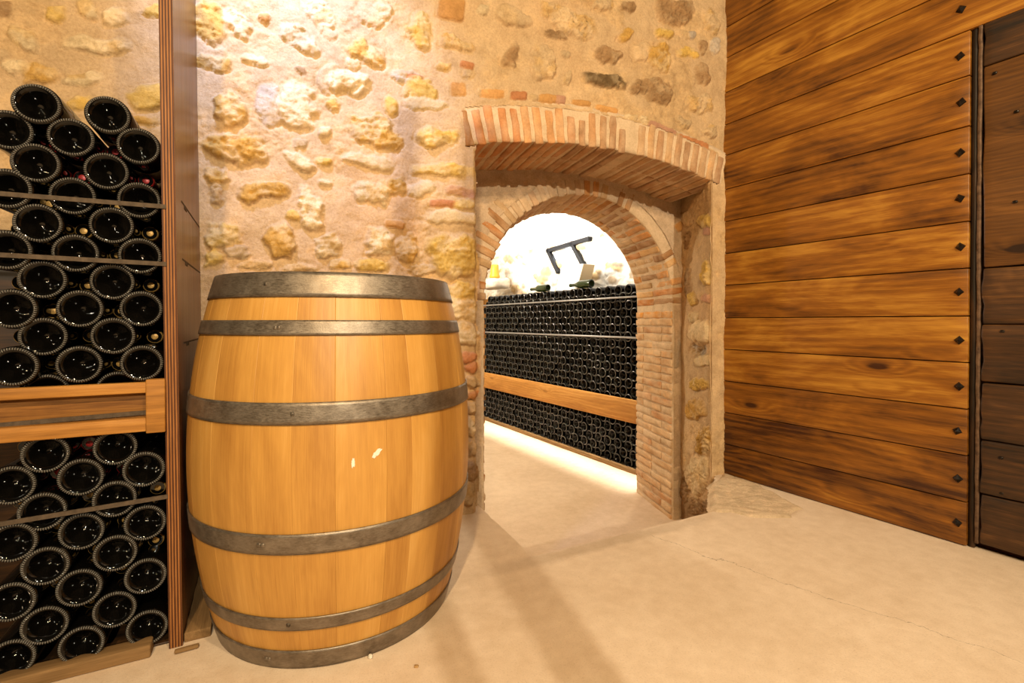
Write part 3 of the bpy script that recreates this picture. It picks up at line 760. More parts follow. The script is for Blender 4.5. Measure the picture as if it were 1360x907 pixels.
# forged studs
def stud_mesh():
    b = 0.0150
    v = np.array([(-b, 0, 0), (0, 0, -b * 1.05), (b, 0, 0), (0, 0, b * 1.05), (-b * .8, yn * .004, 0), (0, yn * .004, -b * .85), (b * .8, yn * .004, 0), (0, yn * .004, b * .85), (0, yn * .016, 0)])
    f = [[0, 1, 5, 4], [1, 2, 6, 5], [2, 3, 7, 6], [3, 0, 4, 7], [4, 5, 8], [5, 6, 8], [6, 7, 8], [7, 4, 8], [3, 2, 1, 0]]
    return v, f
for i in range(13):
    z0, z1 = zs[i], zs[i + 1]
    v, f = stud_mesh()
    a = random.uniform(-.5, .5) * .6; ca, sa = math.cos(a), math.sin(a)
    v = v @ np.array([[ca, 0, -sa], [0, 1, 0], [sa, 0, ca]]).T
    o = mesh('stud', v + np.array([.915 + random.uniform(-.003, .003), 0, (z0 + z1) / 2 + random.uniform(-.006, .006)]), f, M_NAIL, rw, False)
    o['label'] = 'black forged pyramid stud'
# rusty strip in the joint and the old door
mb = MB()
plank(mb, (.949, -yn * .022, .91), (.008, .010, .91), .002, (2, 2, 12), (.2,) * 3, 2, wob=.002)  # dark strip set into the gap beside the planks
jn = mb.build('trim_3', M_OLD, None, True); jn.matrix_world = RM; tag(jn, 'dark strip in the joint between pine planks and old door', kind='structure')
mb = MB()
plank(mb, (.9635, -yn * .010, .915), (.0055, .006, .895), .003, (3, 3, 60), (.5,) * 3, 2, wob=.0025)
plank(mb, (1.45, -yn * .010, 1.815), (.49, .006, .0055), .003, (40, 3, 3), (.5,) * 3, 0, wob=.006)
jn = mb.build('trim_4', M_RUST, None, True); jn.matrix_world = RM; tag(jn, 'thin rusty metal edging round the old door', kind='structure')
door = empty('door_1', RO); door.matrix_world = RM; tag(door, 'old dark plank door at the right edge beyond the rusty edging', kind='structure')
dz = [.020, .195, .373, .565, .76, .948, 1.616, 1.805]
for i in range(len(dz) - 1):
    mb = MB(); z0, z1 = dz[i], dz[i + 1]
    lightp = i == 5
    plank(mb, (1.45, -yn * (.016 + random.uniform(-.002, .002)), (z0 + z1) / 2), (.476, .014, (z1 - z0) / 2 - .002), .005, (50, 3, 8), ((.55 if lightp else .42 + .06 * (i % 2)),) * 3, 0, seed=i * 3, wob=.007)
    o = mb.build('door_board', M_OLDLIGHT if lightp else M_OLD, door, True)
    if lightp: o['label'] = 'paler door board with swirling grain'
for i, (px, py) in enumerate(((1350, 148), (1331, 440), (1329, 608), (1330, 655), (1321, 97), (1348, 268))):
    u, zz = RIGHT.uv(px, py); v, f = rbox((.006, .004, .0045), .003, (3, 3, 3))
    mesh('door_nail', v + np.array([u, -yn * .0005, zz]), f, M_NAIL, door, True)

# ------------------------------------------------------------------ barrel
BL = np.array([-.4853, 1.3689, 0])
bar = empty('wine_barrel', BL, .3); tag(bar, 'oak wine barrel with six grey steel hoops standing upright by the rack', 'barrel')
def br(z): return .3605 - .0640 * np.abs((z - .44) / .44) ** 2.05
mb = MB(); NS = 24
cuts = np.sort((np.arange(NS) + rng.uniform(-.22, .22, NS)) / NS * 2 * np.pi)
for k in range(NS):
    a0, a1 = cuts[k], cuts[(k + 1) % NS] + (2 * np.pi if k == NS - 1 else 0)
    na_ = 9; zz = np.concatenate([[.004], np.linspace(.008, .872, 46), [.876]])
    aa = np.linspace(a0, a1, na_)
    aa[1] = a0 + .0012; aa[-2] = a1 - .0012; aa[2] = a0 + .004; aa[-3] = a1 - .004
    A, Z = np.meshgrid(aa, zz); R = br(Z)
    R[:, 0] -= .0007; R[:, -1] -= .0007
    R = R + random.uniform(-.0003, .0003)
    O = np.stack([R * np.cos(A), R * np.sin(A), Z], -1).reshape(-1, 3)
    Ri = br(Z) - .027
    I = np.stack([Ri * np.cos(A), Ri * np.sin(A), Z], -1).reshape(-1, 3)
    g = np.stack([Z, (A - a0) * .34, np.zeros_like(Z)], -1).reshape(-1, 3) + rng.uniform(0, 30, 3)
    nz = len(zz); ix = np.arange(nz * na_).reshape(nz, na_)
    f = [[ix[i, j], ix[i, j + 1], ix[i + 1, j + 1], ix[i + 1, j]] for i in range(nz - 1) for j in range(na_ - 1)]
    fi = [[q[3] + nz * na_, q[2] + nz * na_, q[1] + nz * na_, q[0] + nz * na_] for q in f]
    rim = []
    for row, fl_ in ((0, True), (nz - 1, False)):
        for j in range(na_ - 1):
            q = [ix[row, j], ix[row, j + 1], ix[row, j + 1] + nz * na_, ix[row, j] + nz * na_]
            rim.append(q[::-1] if fl_ else q)
    ti = .5 + random.uniform(-.08, .08)
    mb.add(np.concatenate([O, I]), f + fi + rim, (ti,) * 3, np.concatenate([g, g]))
mb.build('staves', M_OAK, bar)
for zz_, nm in ((.840, 'top'), (.035, 'bottom')):
    mb = MB(); rr = br(zz_) - .026
    for i in range(7):
        x0, x1 = -rr + i * 2 * rr / 7 + .0006, -rr + (i + 1) * 2 * rr / 7 - .0006
        xs = np.linspace(x0, x1, 8); yy = np.sqrt(np.maximum(rr ** 2 - xs ** 2, 0))
        P = [(x, -y, zz_ + .011) for x, y in zip(xs, yy)] + [(x, y, zz_ + .011) for x, y in zip(xs[::-1], yy[::-1])]
        Q = [(a, b, zz_ - .011) for a, b, _ in P]; n_ = len(P)
        f = [list(range(n_)), list(range(2 * n_ - 1, n_ - 1, -1))] + [[i_, i_ + n_, (i_ + 1) % n_ + n_, (i_ + 1) % n_] for i_ in range(n_)]
        g = np.array(P + Q)[:, [1, 0, 2]] + rng.uniform(0, 20, 3)
        mb.add(P + Q, f, (.5 + random.uniform(-.06, .06),) * 3, g)
    mb.build('barrel_head', M_OAK, bar, False)
hoops = [(.8223, .8785), (.7388, .7715), (.5523, .5985), (.2790, .3231), (.1010, .1323), (.0015, .0482)]
for k, (z0, z1) in enumerate(hoops):
    def rp(z, o): return br(z) + o
    t = .0024
    zl = np.linspace(z0, z1, 7)
    prof = [(rp(z, .0012 + t), z) for z in zl] + [(rp(z, .0004), z) for z in zl[::-1]]
    mb = MB(); lathe(mb, prof, 128, closed=True)
    # rivets at the lap
    zc = (z0 + z1) / 2
    for sgn in (-1, 1):
        a = -1.62 - .3 + .18 * ((k * 37) % 5 - 2) * .35 + sgn * .012 * (1 if k % 2 else 0)
        v, f = rbox((.0022, .0042, .0042), .0021, (3, 4, 4))
        ca, sa = math.cos(a), math.sin(a)
        v = v @ np.array([[ca, -sa, 0], [sa, ca, 0], [0, 0, 1]]).T
        mb.add(v + np.array([(rp(zc, .0036)) * ca, rp(zc, .0036) * sa, zc]), f)
    # overlapping end of the band
    a0 = 1.3 + .18 * ((k * 37) % 5 - 2) * .35
    al = np.linspace(a0, a0 + .16, 14); z2 = np.linspace(z0, z1, 5)
    A, Z = np.meshgrid(al, z2); R = br(Z) + .0012 + t + .0014 * np.where((A > a0) & (A < a0 + .16), 1, .0)
    R[:, 0] -= .0016; R[:, -1] -= .0016
    ix = np.arange(A.size).reshape(A.shape)
    mb.add(np.stack([R * np.cos(A), R * np.sin(A), Z], -1).reshape(-1, 3), [[ix[i, j], ix[i, j + 1], ix[i + 1, j + 1], ix[i + 1, j]] for i in range(4) for j in range(13)])
    mb.build('hoop', M_HOOP, bar)
# splash of white paint on the staves
def barrel_hit(px, py):
    r = ray(px, py); best = None
    for t in np.linspace(.8, 1.5, 1400):
        p = CAM + r * t - BL
        if 0 < p[2] < .88 and math.hypot(p[0], p[1]) < br(p[2]) + .0008: return p
    return None
for (px, py, ax, az, sl) in ((501, 601, .010, .006, .6), (469, 615, .0035, .010, .1), (497, 606, .004, .004, 0)):
    p = barrel_hit(px, py)
    if p is None: continue
    a0, z0 = math.atan2(p[1], p[0]), p[2]
    q = np.linspace(0, 2 * np.pi, 22, endpoint=False)
    rr = 1 + .5 * (np.array([random.random() for _ in q]) - .5)
    da, dz_ = rr * ax * np.cos(q), rr * az * np.sin(q); dz_ = dz_ + sl * da
    A = np.concatenate([[a0], a0 + da / .35]); Z = np.concatenate([[z0], z0 + dz_]); R = br(Z) + .0007
    P = np.stack([R * np.cos(A - .3), R * np.sin(A - .3), Z], -1)
    o = mesh('paint_spot', P, [[0, 1 + i, 1 + (i + 1) % 22] for i in range(22)], M_PAINT, bar, True); o['label'] = 'small white paint splash'

# ------------------------------------------------------------------ bottles
def bottle_prof(r, L):
    rr = r - .0034
    p = [(.0006, .036), (.006, .0345), (.012, .029), (.020, .0185), (.0265, .0085), (rr - .0085, .0022), (rr - .0045, .0)]
    ring = [(rr - .0018, .0004), (rr + .0012, .0022), (r - .0005, .0046)]
    body = [(r, .0085), (r, .06), (r, .145)] + [(r - (r - .0150) * (t * t * (3 - 2 * t)) ** .92, .145 + t * (L - .205)) for t in np.linspace(.08, 1, 12)]
    neck = [(.0143, L - .03), (.0143, L - .014), (.0162, L - .013), (.0162, L - .006), (.0145, L - .003), (.0143, L)]
    return p, ring, body, neck
def bottle_mesh(name, r, L, seg, knurl, neck_top=True, glass=None):
    p, ring, body, neck = bottle_prof(r, L)
    mb = MB()
    glass = glass or (M_GLASSN if knurl else M_GLASS)
    def kn(R, Z, th):
        s = np.zeros_like(R)
        s[1:-1] = .0022
        b = .5 + .5 * np.cos(th * 56)
        return R + s * .6 * (b - .5), Z - s * 1.1 * b
    lathe(mb, p + ring[:1], seg, mi=0)
    q = ring
    if knurl:
        zr = [(ring[0][0] - .0030, .0004)] + [(ring[0][0] - .0030 + .0058 * t, .0004 - .0012 * math.sin(math.pi * t) + .0020 * t ** 2) for t in (.12, .28, .44, .6, .76, .9)] + [(ring[0][0] + .0028, .0024)]
        k0 = len(mb.m); lathe(mb, zr, seg, mi=1, rmod=kn)
        for q in range(k0, len(mb.m)):
            if math.cos(2 * math.pi * ((q - k0) % seg + .5) / seg * 56) < -.1: mb.m[q] = 0
        lathe(mb, [zr[-1], ring[2]], seg, mi=0)
    else:
        lathe(mb, [p[-1]] + ring[:2], seg, mi=1); lathe(mb, ring[1:], seg, mi=0)
    lathe(mb, [ring[-1]] + body + neck, seg, mi=0)
    top = [(.0143, L), (.0008, L - .0005)]
    lathe(mb, top, seg, mi=0)
    v = np.concatenate(mb.v); v = np.stack([v[:, 0], v[:, 2], -v[:, 1]], 1)    # axis along +Y, base at y = 0 facing -Y
    me_o = mesh(name, v, mb.f, [glass, M_RING if knurl else M_RINGF], None, True, None, None, None, mb.m)
    return me_o
def tube_y(name, prof, seg, mat, parent):
    mb = MB(); lathe(mb, prof, seg)
    v = np.concatenate(mb.v); v = np.stack([v[:, 0], v[:, 2], -v[:, 1]], 1)
    return mesh(name, v, mb.f, mat, parent, True)

RB, LB = .0425, .300
KM = frame(KO, KX, KY)
rack = empty('wine_rack', KO); rack.matrix_world = KM
tag(rack, 'tall plywood-sided wine rack left of the barrel, full of bottles', 'wine rack')
def k_at(px, py, y=.012):
    pl = Plane(KO + KY * y, KX, KY); u, z = pl.uv(px, py); return u, z
# side panel: plywood with visible plies on the front edge
mb = MB(); v, f = rbox((.0135, .2365, .90), .0012, (2, 3, 10))
lean = -.013
v = v + np.array([-.0135, .2365, .90])
v[:, 0] += lean * v[:, 2] / 1.5
g = v[:, [2, 1, 0]]
front = [q for q in f if all(v[i][1] < .003 for i in q)]
other = [q for q in f if q not in front]
me_v, me_f, mi = v, other + front, [0] * len(other) + [1] * len(front)
g0 = np.stack([v[:, 2], v[:, 1], v[:, 0]], 1)
panel = mesh('side_panel', me_v, me_f, [M_PLYFACE, M_PLYEDGE], rack, False, None, np.full((len(v), 3), .5), g0, mi)
# ply edge needs x (across) in the first slot: use its own strip just proud of the panel edge
nz = 60
zz = np.linspace(.001, 1.799, nz); xs = np.linspace(-.0268, -.0002, 4)
X, Z = np.meshgrid(xs, zz); Y = np.full_like(X, -.0006)
P = np.stack([X + lean * Z / 1.5, Y, Z], -1).reshape(-1, 3); ix = np.arange(X.size).reshape(X.shape)
mesh('edge_banding', P, [[ix[i, j], ix[i, j + 1], ix[i + 1, j + 1], ix[i + 1, j]] for i in range(nz - 1) for j in range(3)], M_PLYEDGE, rack, False, None, None, np.stack([X, Y, Z], -1).reshape(-1, 3))['label'] = 'striped plywood edge of the side panel'
# rails
def rail(x0, x1, z0, z1, y0, y1, name, mat=M_RACK, tint=.55, axis=0, r=.002, wob=.0):
    mb = MB(); plank(mb, ((x0 + x1) / 2, (y0 + y1) / 2, (z0 + z1) / 2), ((x1 - x0) / 2, (y1 - y0) / 2, (z1 - z0) / 2), r, (16 if axis == 0 else 3, 3, 3 if axis == 0 else 8), (tint,) * 3, axis, wob=wob)
    return mb.build(name, mat, rack)
XL = -1.15
_, zt0 = k_at(188, 508, -.005); _, zt1 = k_at(188, 522, -.005)
_, zl0 = k_at(188, 555, -.005); _, zl1 = k_at(188, 573, -.005)
rail(XL, -.064, zt1, zt0, -.008, .014, 'rail')
rail(XL, -.066, zl1, zl0, -.010, .014, 'rail')
rail(XL, -.030, zl1 + .002, zt0 - .002, .016, .026, 'back_board', M_RACK, .22)
_, zc0 = k_at(205, 504, -.015); _, zc1 = k_at(205, 575, -.015)
rail(-.066, -.0295, zc1, zc0, -.014, .013, 'corner_block', M_RACK, .5, 0)
# floor sleeper in front and board along the panel
a, b = floor_at(202, 852, .026), floor_at(4, 897, .026)
def k_loc(p): d = np.asarray(p) - KO; return d @ KX, d @ KY, d[2]
xa, ya, _ = k_loc(a)
mb = MB(); plank(mb, (xa - .55, ya + .001, .0145), (.55, .021, .0145), .003, (20, 4, 3), (.45,) * 3, 0, wob=.003)
mb.build('base_board', M_DUST, rack)
mb = MB(); plank(mb, (.0285, .235, .0115), (.0275, .225, .0115), .003, (4, 16, 3), (.4,) * 3, 1, wob=.003)
mb.build('floor_board', M_DUST, rack)
# bands across the bottles
def band(pa, pb, name='strap'):
    (xa, za), (xb, zb_) = k_at(*pa, -.003), k_at(*pb, -.003)
    x0 = XL; z0 = za + (zb_ - za) * (x0 - xa) / (xb - xa)
    n = 260; x = np.linspace(x0, -.027, n); z = z0 + (zb_ - z0) * (x - x0) / (-.027 - x0)
    wv = .0005 * np.sin(np.arange(n) * 1.9)
    P = []
    for (dy, dz_) in ((-.0035, -.0048), (-.0035, .0048), (.0, .0048), (.0, -.0048)):
        P.append(np.stack([x, np.full(n, dy) + wv, z + dz_], 1))
    P = np.concatenate(P); f = []
    for k in range(4):
        a_, b_ = k * n, ((k + 1) % 4) * n
        f += [[a_ + i, a_ + i + 1, b_ + i + 1, b_ + i] for i in range(n - 1)]
    return mesh(name, P, f, M_STRAP, rack, False)
band((20, 258.5), (215, 274)); band((20, 339.5), (217, 350.5)); band((20, 693), (222, 659.5)); 
st = band((40, 562), (187, 549)); st.location.y = .016
for z_ in (1.07, .925, .715):
    lz = z_; xo = lean * lz / 1.5
    v, f = rbox((.0012, .020, .006), .001, (2, 2, 2)); mesh('strap_end', v + np.array([xo + .0006, .16, lz - .004]), f, M_STRAP, rack, False)
    n = 20; y = np.linspace(.10, .46, n)
    v, f = rbox((.0007, .19, .0022), .0006, (2, 2, 2)); mesh('strap_end', v + np.array([xo + .0005, .28, lz]), f, M_STRAP, rack, False)

rail(XL, -.030, .03, 1.02, .446, .452, 'shade_panel', M_OLD, .3)  # added dark sheet, keeps the gaps between the bottles black
rail(XL, -.029, .0005, .006, .025, .445, 'shade_board', M_OLD, .3)  # added dark sheet over the floor, darkens the gaps under the lowest bottles
def add_obj(name, me, parent=None, M=None):
    o = bpy.data.objects.new(name, me); COL.objects.link(o)
    if parent is not None: o.parent = parent
    if M is not None: o.matrix_world = M
    return o
big = bottle_mesh('wine_bottle', RB, LB, 336, True)
me_big = big.data; bpy.data.objects.remove(big)
capp = [(.0152, LB - .075), (.0152, LB - .016), (.0168, LB - .015), (.0168, LB - .005), (.0150, LB - .0005), (.0008, LB - .0001)]
cap_o = tube_y('capsule', capp, 32, M_FOIL, None); me_cap = cap_o.data; bpy.data.objects.remove(cap_o)
cap_o = tube_y('capsule', capp, 32, M_REDFOIL, None); me_rcap = cap_o.data; bpy.data.objects.remove(cap_o)
lab_o = tube_y('paper_label', [(RB + .0004, .075), (RB + .0004, .135)], 64, M_PAPER, None); me_lab = lab_o.data; bpy.data.objects.remove(lab_o)

near = [ # centre pixels of the bottle bases, row by row
 ('top', [(48,137),(143,152)]), ('second', [(10,172),(94,182),(186,194)]), ('third', [(47,216),(141,227)]), ('fourth', [(8,250),(96,260),(188,266)]),
 ('fifth', [(50,296),(148,299)]), ('sixth', [(8,332),(100,336),(192,340)]), ('seventh', [(56,371),(149,374)]), ('eighth', [(15,410),(106,410),(193,410)]),
 ('ninth', [(57,447),(150,446)]), ('tenth', [(17,487),(105,484),(194,482)]), ('eleventh', [(62,522),(156,517)]),
 ('twelfth', [(60,603),(153,594)]), ('thirteenth', [(14,645),(107,634),(195,623)]), ('fourteenth', [(56,680),(152,663)]),
 ('fifteenth', [(16,721),(108,706),(196,694)]), ('sixteenth', [(60,752),(153,735)]), ('seventeenth', [(14,800),(105,781),(195,765)]),
 ('eighteenth', [(59,831),(152,810)]), ('nineteenth', [(14,876),(108,857),(196,834)])]
ORD = ['', 'first', 'second', 'third', 'fourth', 'fifth', 'sixth', 'seventh', 'eighth', 'ninth', 'tenth', 'eleventh', 'twelfth', 'thirteenth', 'fourteenth', 'fifteenth', 'sixteenth', 'seventeenth', 'eighteenth', 'nineteenth', 'twentieth', 'twenty-first']
KMi = KM
def put_near(x, y, z, roll, me, cap, label, group, flip=False, paper=False):
    o = add_obj('wine_bottle', me)
    R = Matrix.Rotation(roll, 4, 'Y')
    if flip: R = Matrix.Rotation(math.pi, 4, 'Z') @ R
    o.matrix_world = KM @ Matrix.Translation((x, y, z)) @ Matrix.Rotation(random.uniform(-.012, .012), 4, 'Z') @ R
    c = add_obj('capsule', cap, o); c['label'] = 'gold capsule' if cap is me_cap else 'red capsule'
    if paper:
        l = add_obj('paper_label', me_lab, o); l['label'] = 'cream paper label'
    tag(o, label, 'bottle', group)
    return o
for ri, (rn, row) in enumerate(near):
    for ci, (px, py) in enumerate(row):
        yj = .030 if ri == 10 else random.uniform(.002, .014) if ri > 0 else .004
        x, z = k_at(px, py, yj)
        x = min(x, -.027 + lean * z / 1.5 - RB - .0008)
        z = max(z, RB + .007)
        pos = {2: ['left', 'right'], 3: ['left', 'middle', 'right']}[len(row)][ci]
        ub = 'above the rail' if ri <= 10 else 'below the rail'
        lbl = f'dark bottle base in near rack, {rn} row from top, {pos} one {ub}'
        put_near(x, yj, z, random.uniform(0, 6), me_big, me_rcap if ri < 4 else me_cap, lbl, 'bottles lying base outward in the near rack', paper=ri < 2)
necks = [(68,271,1),(158,275,1),(113,307,1),(200,310,1),(158,339,1),(115,379,1),(202,379,1),(72,413,1),(161,413,1),(204,447,1),(161,483,1),(194,240,0),(109,236,0),(208,648,1),(165,620,0),(121,589,0),(75,627,0),(208,717,1),(168,690,1),(77,699,1),(126,728,1),(80,771,1)]
for i, (px, py, gold) in enumerate(necks):
    x, z = k_at(px, py, .075)
    z = max(z, .02)
    # the neighbours under and above, named by the rows they sit between
    zr = [np.mean([k_at(*p)[1] for p in row]) for _, row in near]
    ri = int(np.argmin([abs(a - z) for a in zr]))
    side = 'beside the plywood panel' if px > 190 else ('left part' if px < 100 else 'middle part')
    put_near(x, .075 + LB, z, random.uniform(0, 6), me_big, me_cap if gold else me_rcap,
             f'{"gold" if gold else "red"} bottle neck in near rack gap, {near[ri][0]} row from top, {side}', 'bottles lying neck outward in the near rack', flip=True)

taken = [k_at(px, py, .075) for px, py, _ in necks]
for ri, (rn, row) in enumerate(near):
    if ri < 1: continue
    ext = ([(row[0][0] - 95, row[0][1] + 2)] if len(row) == 2 and ri > 2 else [])
    row2 = ext + row
    for a_, b_ in zip(row2[:-1], row2[1:]):
        (xa_, za_), (xb_, zb2) = k_at(*a_), k_at(*b_)
        x, z = (xa_ + xb_) / 2, (za_ + zb2) / 2
        if min(math.hypot(x - u, z - v) for u, v in taken) < .045: continue
        taken.append((x, z))
        put_near(x, .085 + LB, max(z, RB + .007), random.uniform(0, 6), me_big, me_cap if ri > 3 else me_rcap, f'shadowed bottle neck between bases of {rn} row, {"outer left" if a_[0] < 0 else "left" if a_[0] < 50 else "right"} gap, near rack', 'bottles lying neck outward in the near rack', flip=True)

# ------------------------------------------------------------------ back room
BM = frame(BO, BX, BY)
brack = empty('wine_rack', BO); brack.matrix_world = BM; tag(brack, 'long bottle rack in the back room seen through the arch', 'wine rack')
def b_at(px, py, y=0.0):
    pl = Plane(BO + BY * y, BX, BY); u, z = pl.uv(px, py); return u, z
XF = -2.75
mb = MB(); (x1, z1), (x2, z2) = b_at(841.7, 531.8, -.03), b_at(841.7, 562.6, -.03)
plank(mb, ((XF + .35) / 2, -.018, (z1 + z2) / 2), ((.35 - XF) / 2, .014, (z1 - z2) / 2), .003, (30, 3, 5), (.62,) * 3, 0)
mb.build('rail', M_RACK, brack)
mb = MB(); plank(mb, ((XF + .35) / 2, -.012, .019), ((.35 - XF) / 2, .012, .019), .003, (30, 3, 3), (.42,) * 3, 0, wob=.004)
mb.build('base_board', M_DUST, brack)
for (py, nm) in ((394.0, 'a'), (448.6, 'b')):
    _, z_ = b_at(842.5, py, -.004)
    mb = MB(); plank(mb, ((XF + .35) / 2, -.006, z_), ((.35 - XF) / 2, .003, .0075), .001, (4, 2, 2), (.5,) * 3, 0)
    mb.build('strap', mat_plain('grey_steel_band', (.30, .29, .28), .35, .6) if nm == 'a' else bpy.data.materials['grey_steel_band'], brack)
for xx in (.33, XF):
    mb = MB(); plank(mb, (xx, .17, .72), (.014, .17, .72), .002, (2, 3, 8), (.5,) * 3, 2)
    mb.build('side_panel', M_RACK, brack)
sm = bottle_mesh('wine_bottle', .0425, .30, 22, False); me_sm = sm.data; bpy.data.objects.remove(sm)
cols_u, z_off, dz_ = .1170, .062, .0612
items = []
nrow = 23
for r in range(nrow):
    z = z_off + r * dz_
    if r in (6, 7): continue
    for c in range(-1, 22):
        x = .035 - c * cols_u - (.5 * cols_u if r % 2 else 0)
        if x < XF + .06: continue
        if r == nrow - 1 and c > 20: continue
        items.append((r, c, x, z))
def b_world(x, y, z): return BO + BX * x + BY * y + np.array([0, 0, z])
def proj(P):
    d = P - CAM; cp, sp = math.cos(PITCH), math.sin(PITCH)
    fd = d[1] * cp - d[2] * sp; up = d[2] * cp + d[1] * sp
    return CX + F * d[0] / fd, CY - F * up / fd, fd
vis = []
for it in items:
    px, py, fd = proj(b_world(it[2], 0, it[3]))
    if 640 < px < 851: vis.append((fd, it))
vis.sort(key=lambda t: t[0])
N_IND = 218
rows_top = {r: k + 1 for k, r in enumerate(sorted({it[0] for _, it in vis}, reverse=True))}
chosen = vis[:N_IND]; rest = vis[N_IND:]
per_row = {}
for fd, (r, c, x, z) in sorted(chosen, key=lambda t: -t[1][2]):
    per_row[r] = per_row.get(r, 0) + 1
    k = per_row[r]
    o = add_obj('wine_bottle', me_sm)
    jit = random.uniform(-.004, .008)
    o.matrix_world = BM @ Matrix.Translation((x + random.uniform(-.003, .003), .012 + jit, z + random.uniform(-.002, .002))) @ Matrix.Rotation(random.uniform(0, 6), 4, 'Y')
    tag(o, f'dark bottle in back-room rack, {ORD[rows_top[r]]} row from top, {ORD[k]} from the right brick jamb', 'bottle', 'bottles lying in the back-room rack')
vs_, fs_, ms_, n0 = [], [], [], 0
mv = np.zeros(len(me_sm.vertices) * 3, np.float32); me_sm.vertices.foreach_get('co', mv); mv = mv.reshape(-1, 3)
mf = [list(p.vertices) for p in me_sm.polygons]; mm = [p.material_index for p in me_sm.polygons]
for fd, (r, c, x, z) in rest:
    vs_.append(mv + np.array([x + random.uniform(-.003, .003), .012 + random.uniform(-.004, .008), z + random.uniform(-.002, .002)]))
    fs_ += [[i + n0 for i in q] for q in mf]; ms_ += mm; n0 += len(mv)
o = mesh('stacked_bottles', np.concatenate(vs_), fs_, [M_GLASS, M_RINGF], None, True, BM, None, None, ms_)
tag(o, 'farther dark bottles stacked at the left end of the back-room rack', 'bottles', kind='stuff')

# walls of the back room
WB = Plane(BO + BY * .46 - np.array([0, 0, LOWZ]), BX, BY)
bst = []
for k in range(150):
    px, py = random.uniform(640, 850), random.uniform(300, 400)
    bst.append((px, py, random.uniform(4, 11), random.uniform(3, 7), random.uniform(-25, 25), random.choice(['white', 'white', 'white', 'white', 'pale', 'white', 'gray']), random.uniform(.015, .04), random.uniform(.3, 1.0)))
bw, _ = relief('wall_far', WB, np.arange(-4.2, .9, .012), np.arange(-.40, 1.62, .012), bst, None, base=(.78, .755, .70), mat=M_WHITE, amp=.022, seed=21)
bw.matrix_world = WB.matrix(); bw['kind'] = 'structure'; tag(bw, 'white rubble stone wall behind the back-room bottle rack', kind='structure')
# white vault springing from that wall and the end wall
mb = MB(); n = 24
xs = np.linspace(-4.4, .9, 30); th = np.linspace(0, math.pi * .62, n)
X, T = np.meshgrid(xs, th)
Yv = .46 + .02 - 1.9 * (1 - np.cos(T)); Zv = 1.60 + 1.05 * np.sin(T) - LOWZ
P = np.stack([X, Yv, Zv], -1).reshape(-1, 3); ix = np.arange(X.size).reshape(X.shape)
mb.add(P, [[ix[i, j], ix[i + 1, j], ix[i + 1, j + 1], ix[i, j + 1]] for i in range(n - 1) for j in range(29)], (.82, .80, .76))
o = mb.build('ceiling', M_VAULT, None, True, BM); tag(o, 'white limewashed vault of the back room', kind='structure')
mb = MB(); plank(mb, (-4.0, -1.4, 1.6), (.05, 2.4, 1.7), .01, (2, 8, 8), (.80, .76, .68))
o = mb.build('wall_end', M_VAULT, None, True, BM); tag(o, 'white end wall of the back room', kind='structure')
mb = MB(); plank(mb, (-1.6, -3.6, 1.6), (2.6, .05, 1.7), .01, (8, 2, 8), (.80, .76, .68))
o = mb.build('wall_left', M_VAULT, None, True, BM); tag(o, 'white left wall of the back room', kind='structure')

# slanting cellar window
def wb(px, py, y=0.0):
    pl = Plane(BO + BY * (.46 - .03 + y) - np.array([0, 0, LOWZ]), BX, BY); p = pl.hit(px, py); return p
def beam(mb, a, b, w, dpt, nrm, col=(.5,) * 3):
    a, b = np.asarray(a, float), np.asarray(b, float); L = np.linalg.norm(b - a); x = (b - a) / L
    y = np.asarray(nrm, float); y = y - x * (x @ y); y /= np.linalg.norm(y); z = np.cross(x, y)
    v, f = rbox((L / 2 + w / 2, dpt / 2, w / 2), .004, (3, 3, 3))
    mb.add(v @ np.stack([x, y, z], 1).T + (a + b) / 2, f, col)
win = empty('window_1', tuple(wb(755, 335))); tag(win, 'small dark framed tilted window in the back-room stone wall', kind='structure')
WY = 0.0
A, B_, M_ = wb(729, 333), wb(782, 317.5), wb(760.5, 324)
off = BX * .0
bl, bm_, brr = wb(741.5, 360, 0), wb(776, 353, 0), wb(800, 345, 0)
inv = Matrix.Translation(-Vector(win.location))
def wpart(name, segs, mat, w=.032, d=.04):
    mb = MB()
    for a, b in segs: beam(mb, a, b, w, d, BY)
    o = mb.build(name, mat, win, False); o.matrix_parent_inverse = inv; return o
wpart('frame', [(A, B_), (A, bl), (M_, bm_)], M_WINF, .045, .05)
mb = MB(); mb.add([A + BY * .02, M_ + BY * .02, bm_ + BY * .02, bl + BY * .02], [[0, 1, 2, 3]])
o = mb.build('pane', M_SKYP, win, False); o.matrix_parent_inverse = inv
# white carton on top of the bottles
def on_rack_top(px, py, y): return b_at(px, py, y)
xc, zc = b_at(752, 379, .10); ztop = z_off + (nrow - 1) * dz_ + .043
(xl, zl), (xr, zr_) = b_at(738, 379, .10), b_at(766, 378, .10)
_, zh = b_at(755, 352, .10)
zb_ = ztop + .002
carton = empty('cardboard_box', tuple(b_world((xl + xr) / 2, .2, zb_)), 0); tag(carton, 'pale carton standing on the bottles under the tilted window', 'box')
cm = Matrix.Translation(-Vector(carton.location))
ht = max(.16, zh - zb_); wd = abs(xr - xl)
sh = .05
def cart(x0, x1, y0, y1, z0, z1, name, mat, lean_=sh):
    P = []
    for z in (z0, z1):
        for (x, y) in ((x0, y0), (x1, y0), (x1, y1), (x0, y1)):
            P.append(b_world(x + (lean_ * .6 if z == z1 else 0), y + (lean_ if z == z1 else 0), z))
    f = [[0, 3, 2, 1], [4, 5, 6, 7], [0, 1, 5, 4], [1, 2, 6, 5], [2, 3, 7, 6], [3, 0, 4, 7]]
    o = mesh(name, np.array(P), f, mat, carton, False); o.matrix_parent_inverse = cm; return o
x0, x1 = min(xl, xr), max(xl, xr)
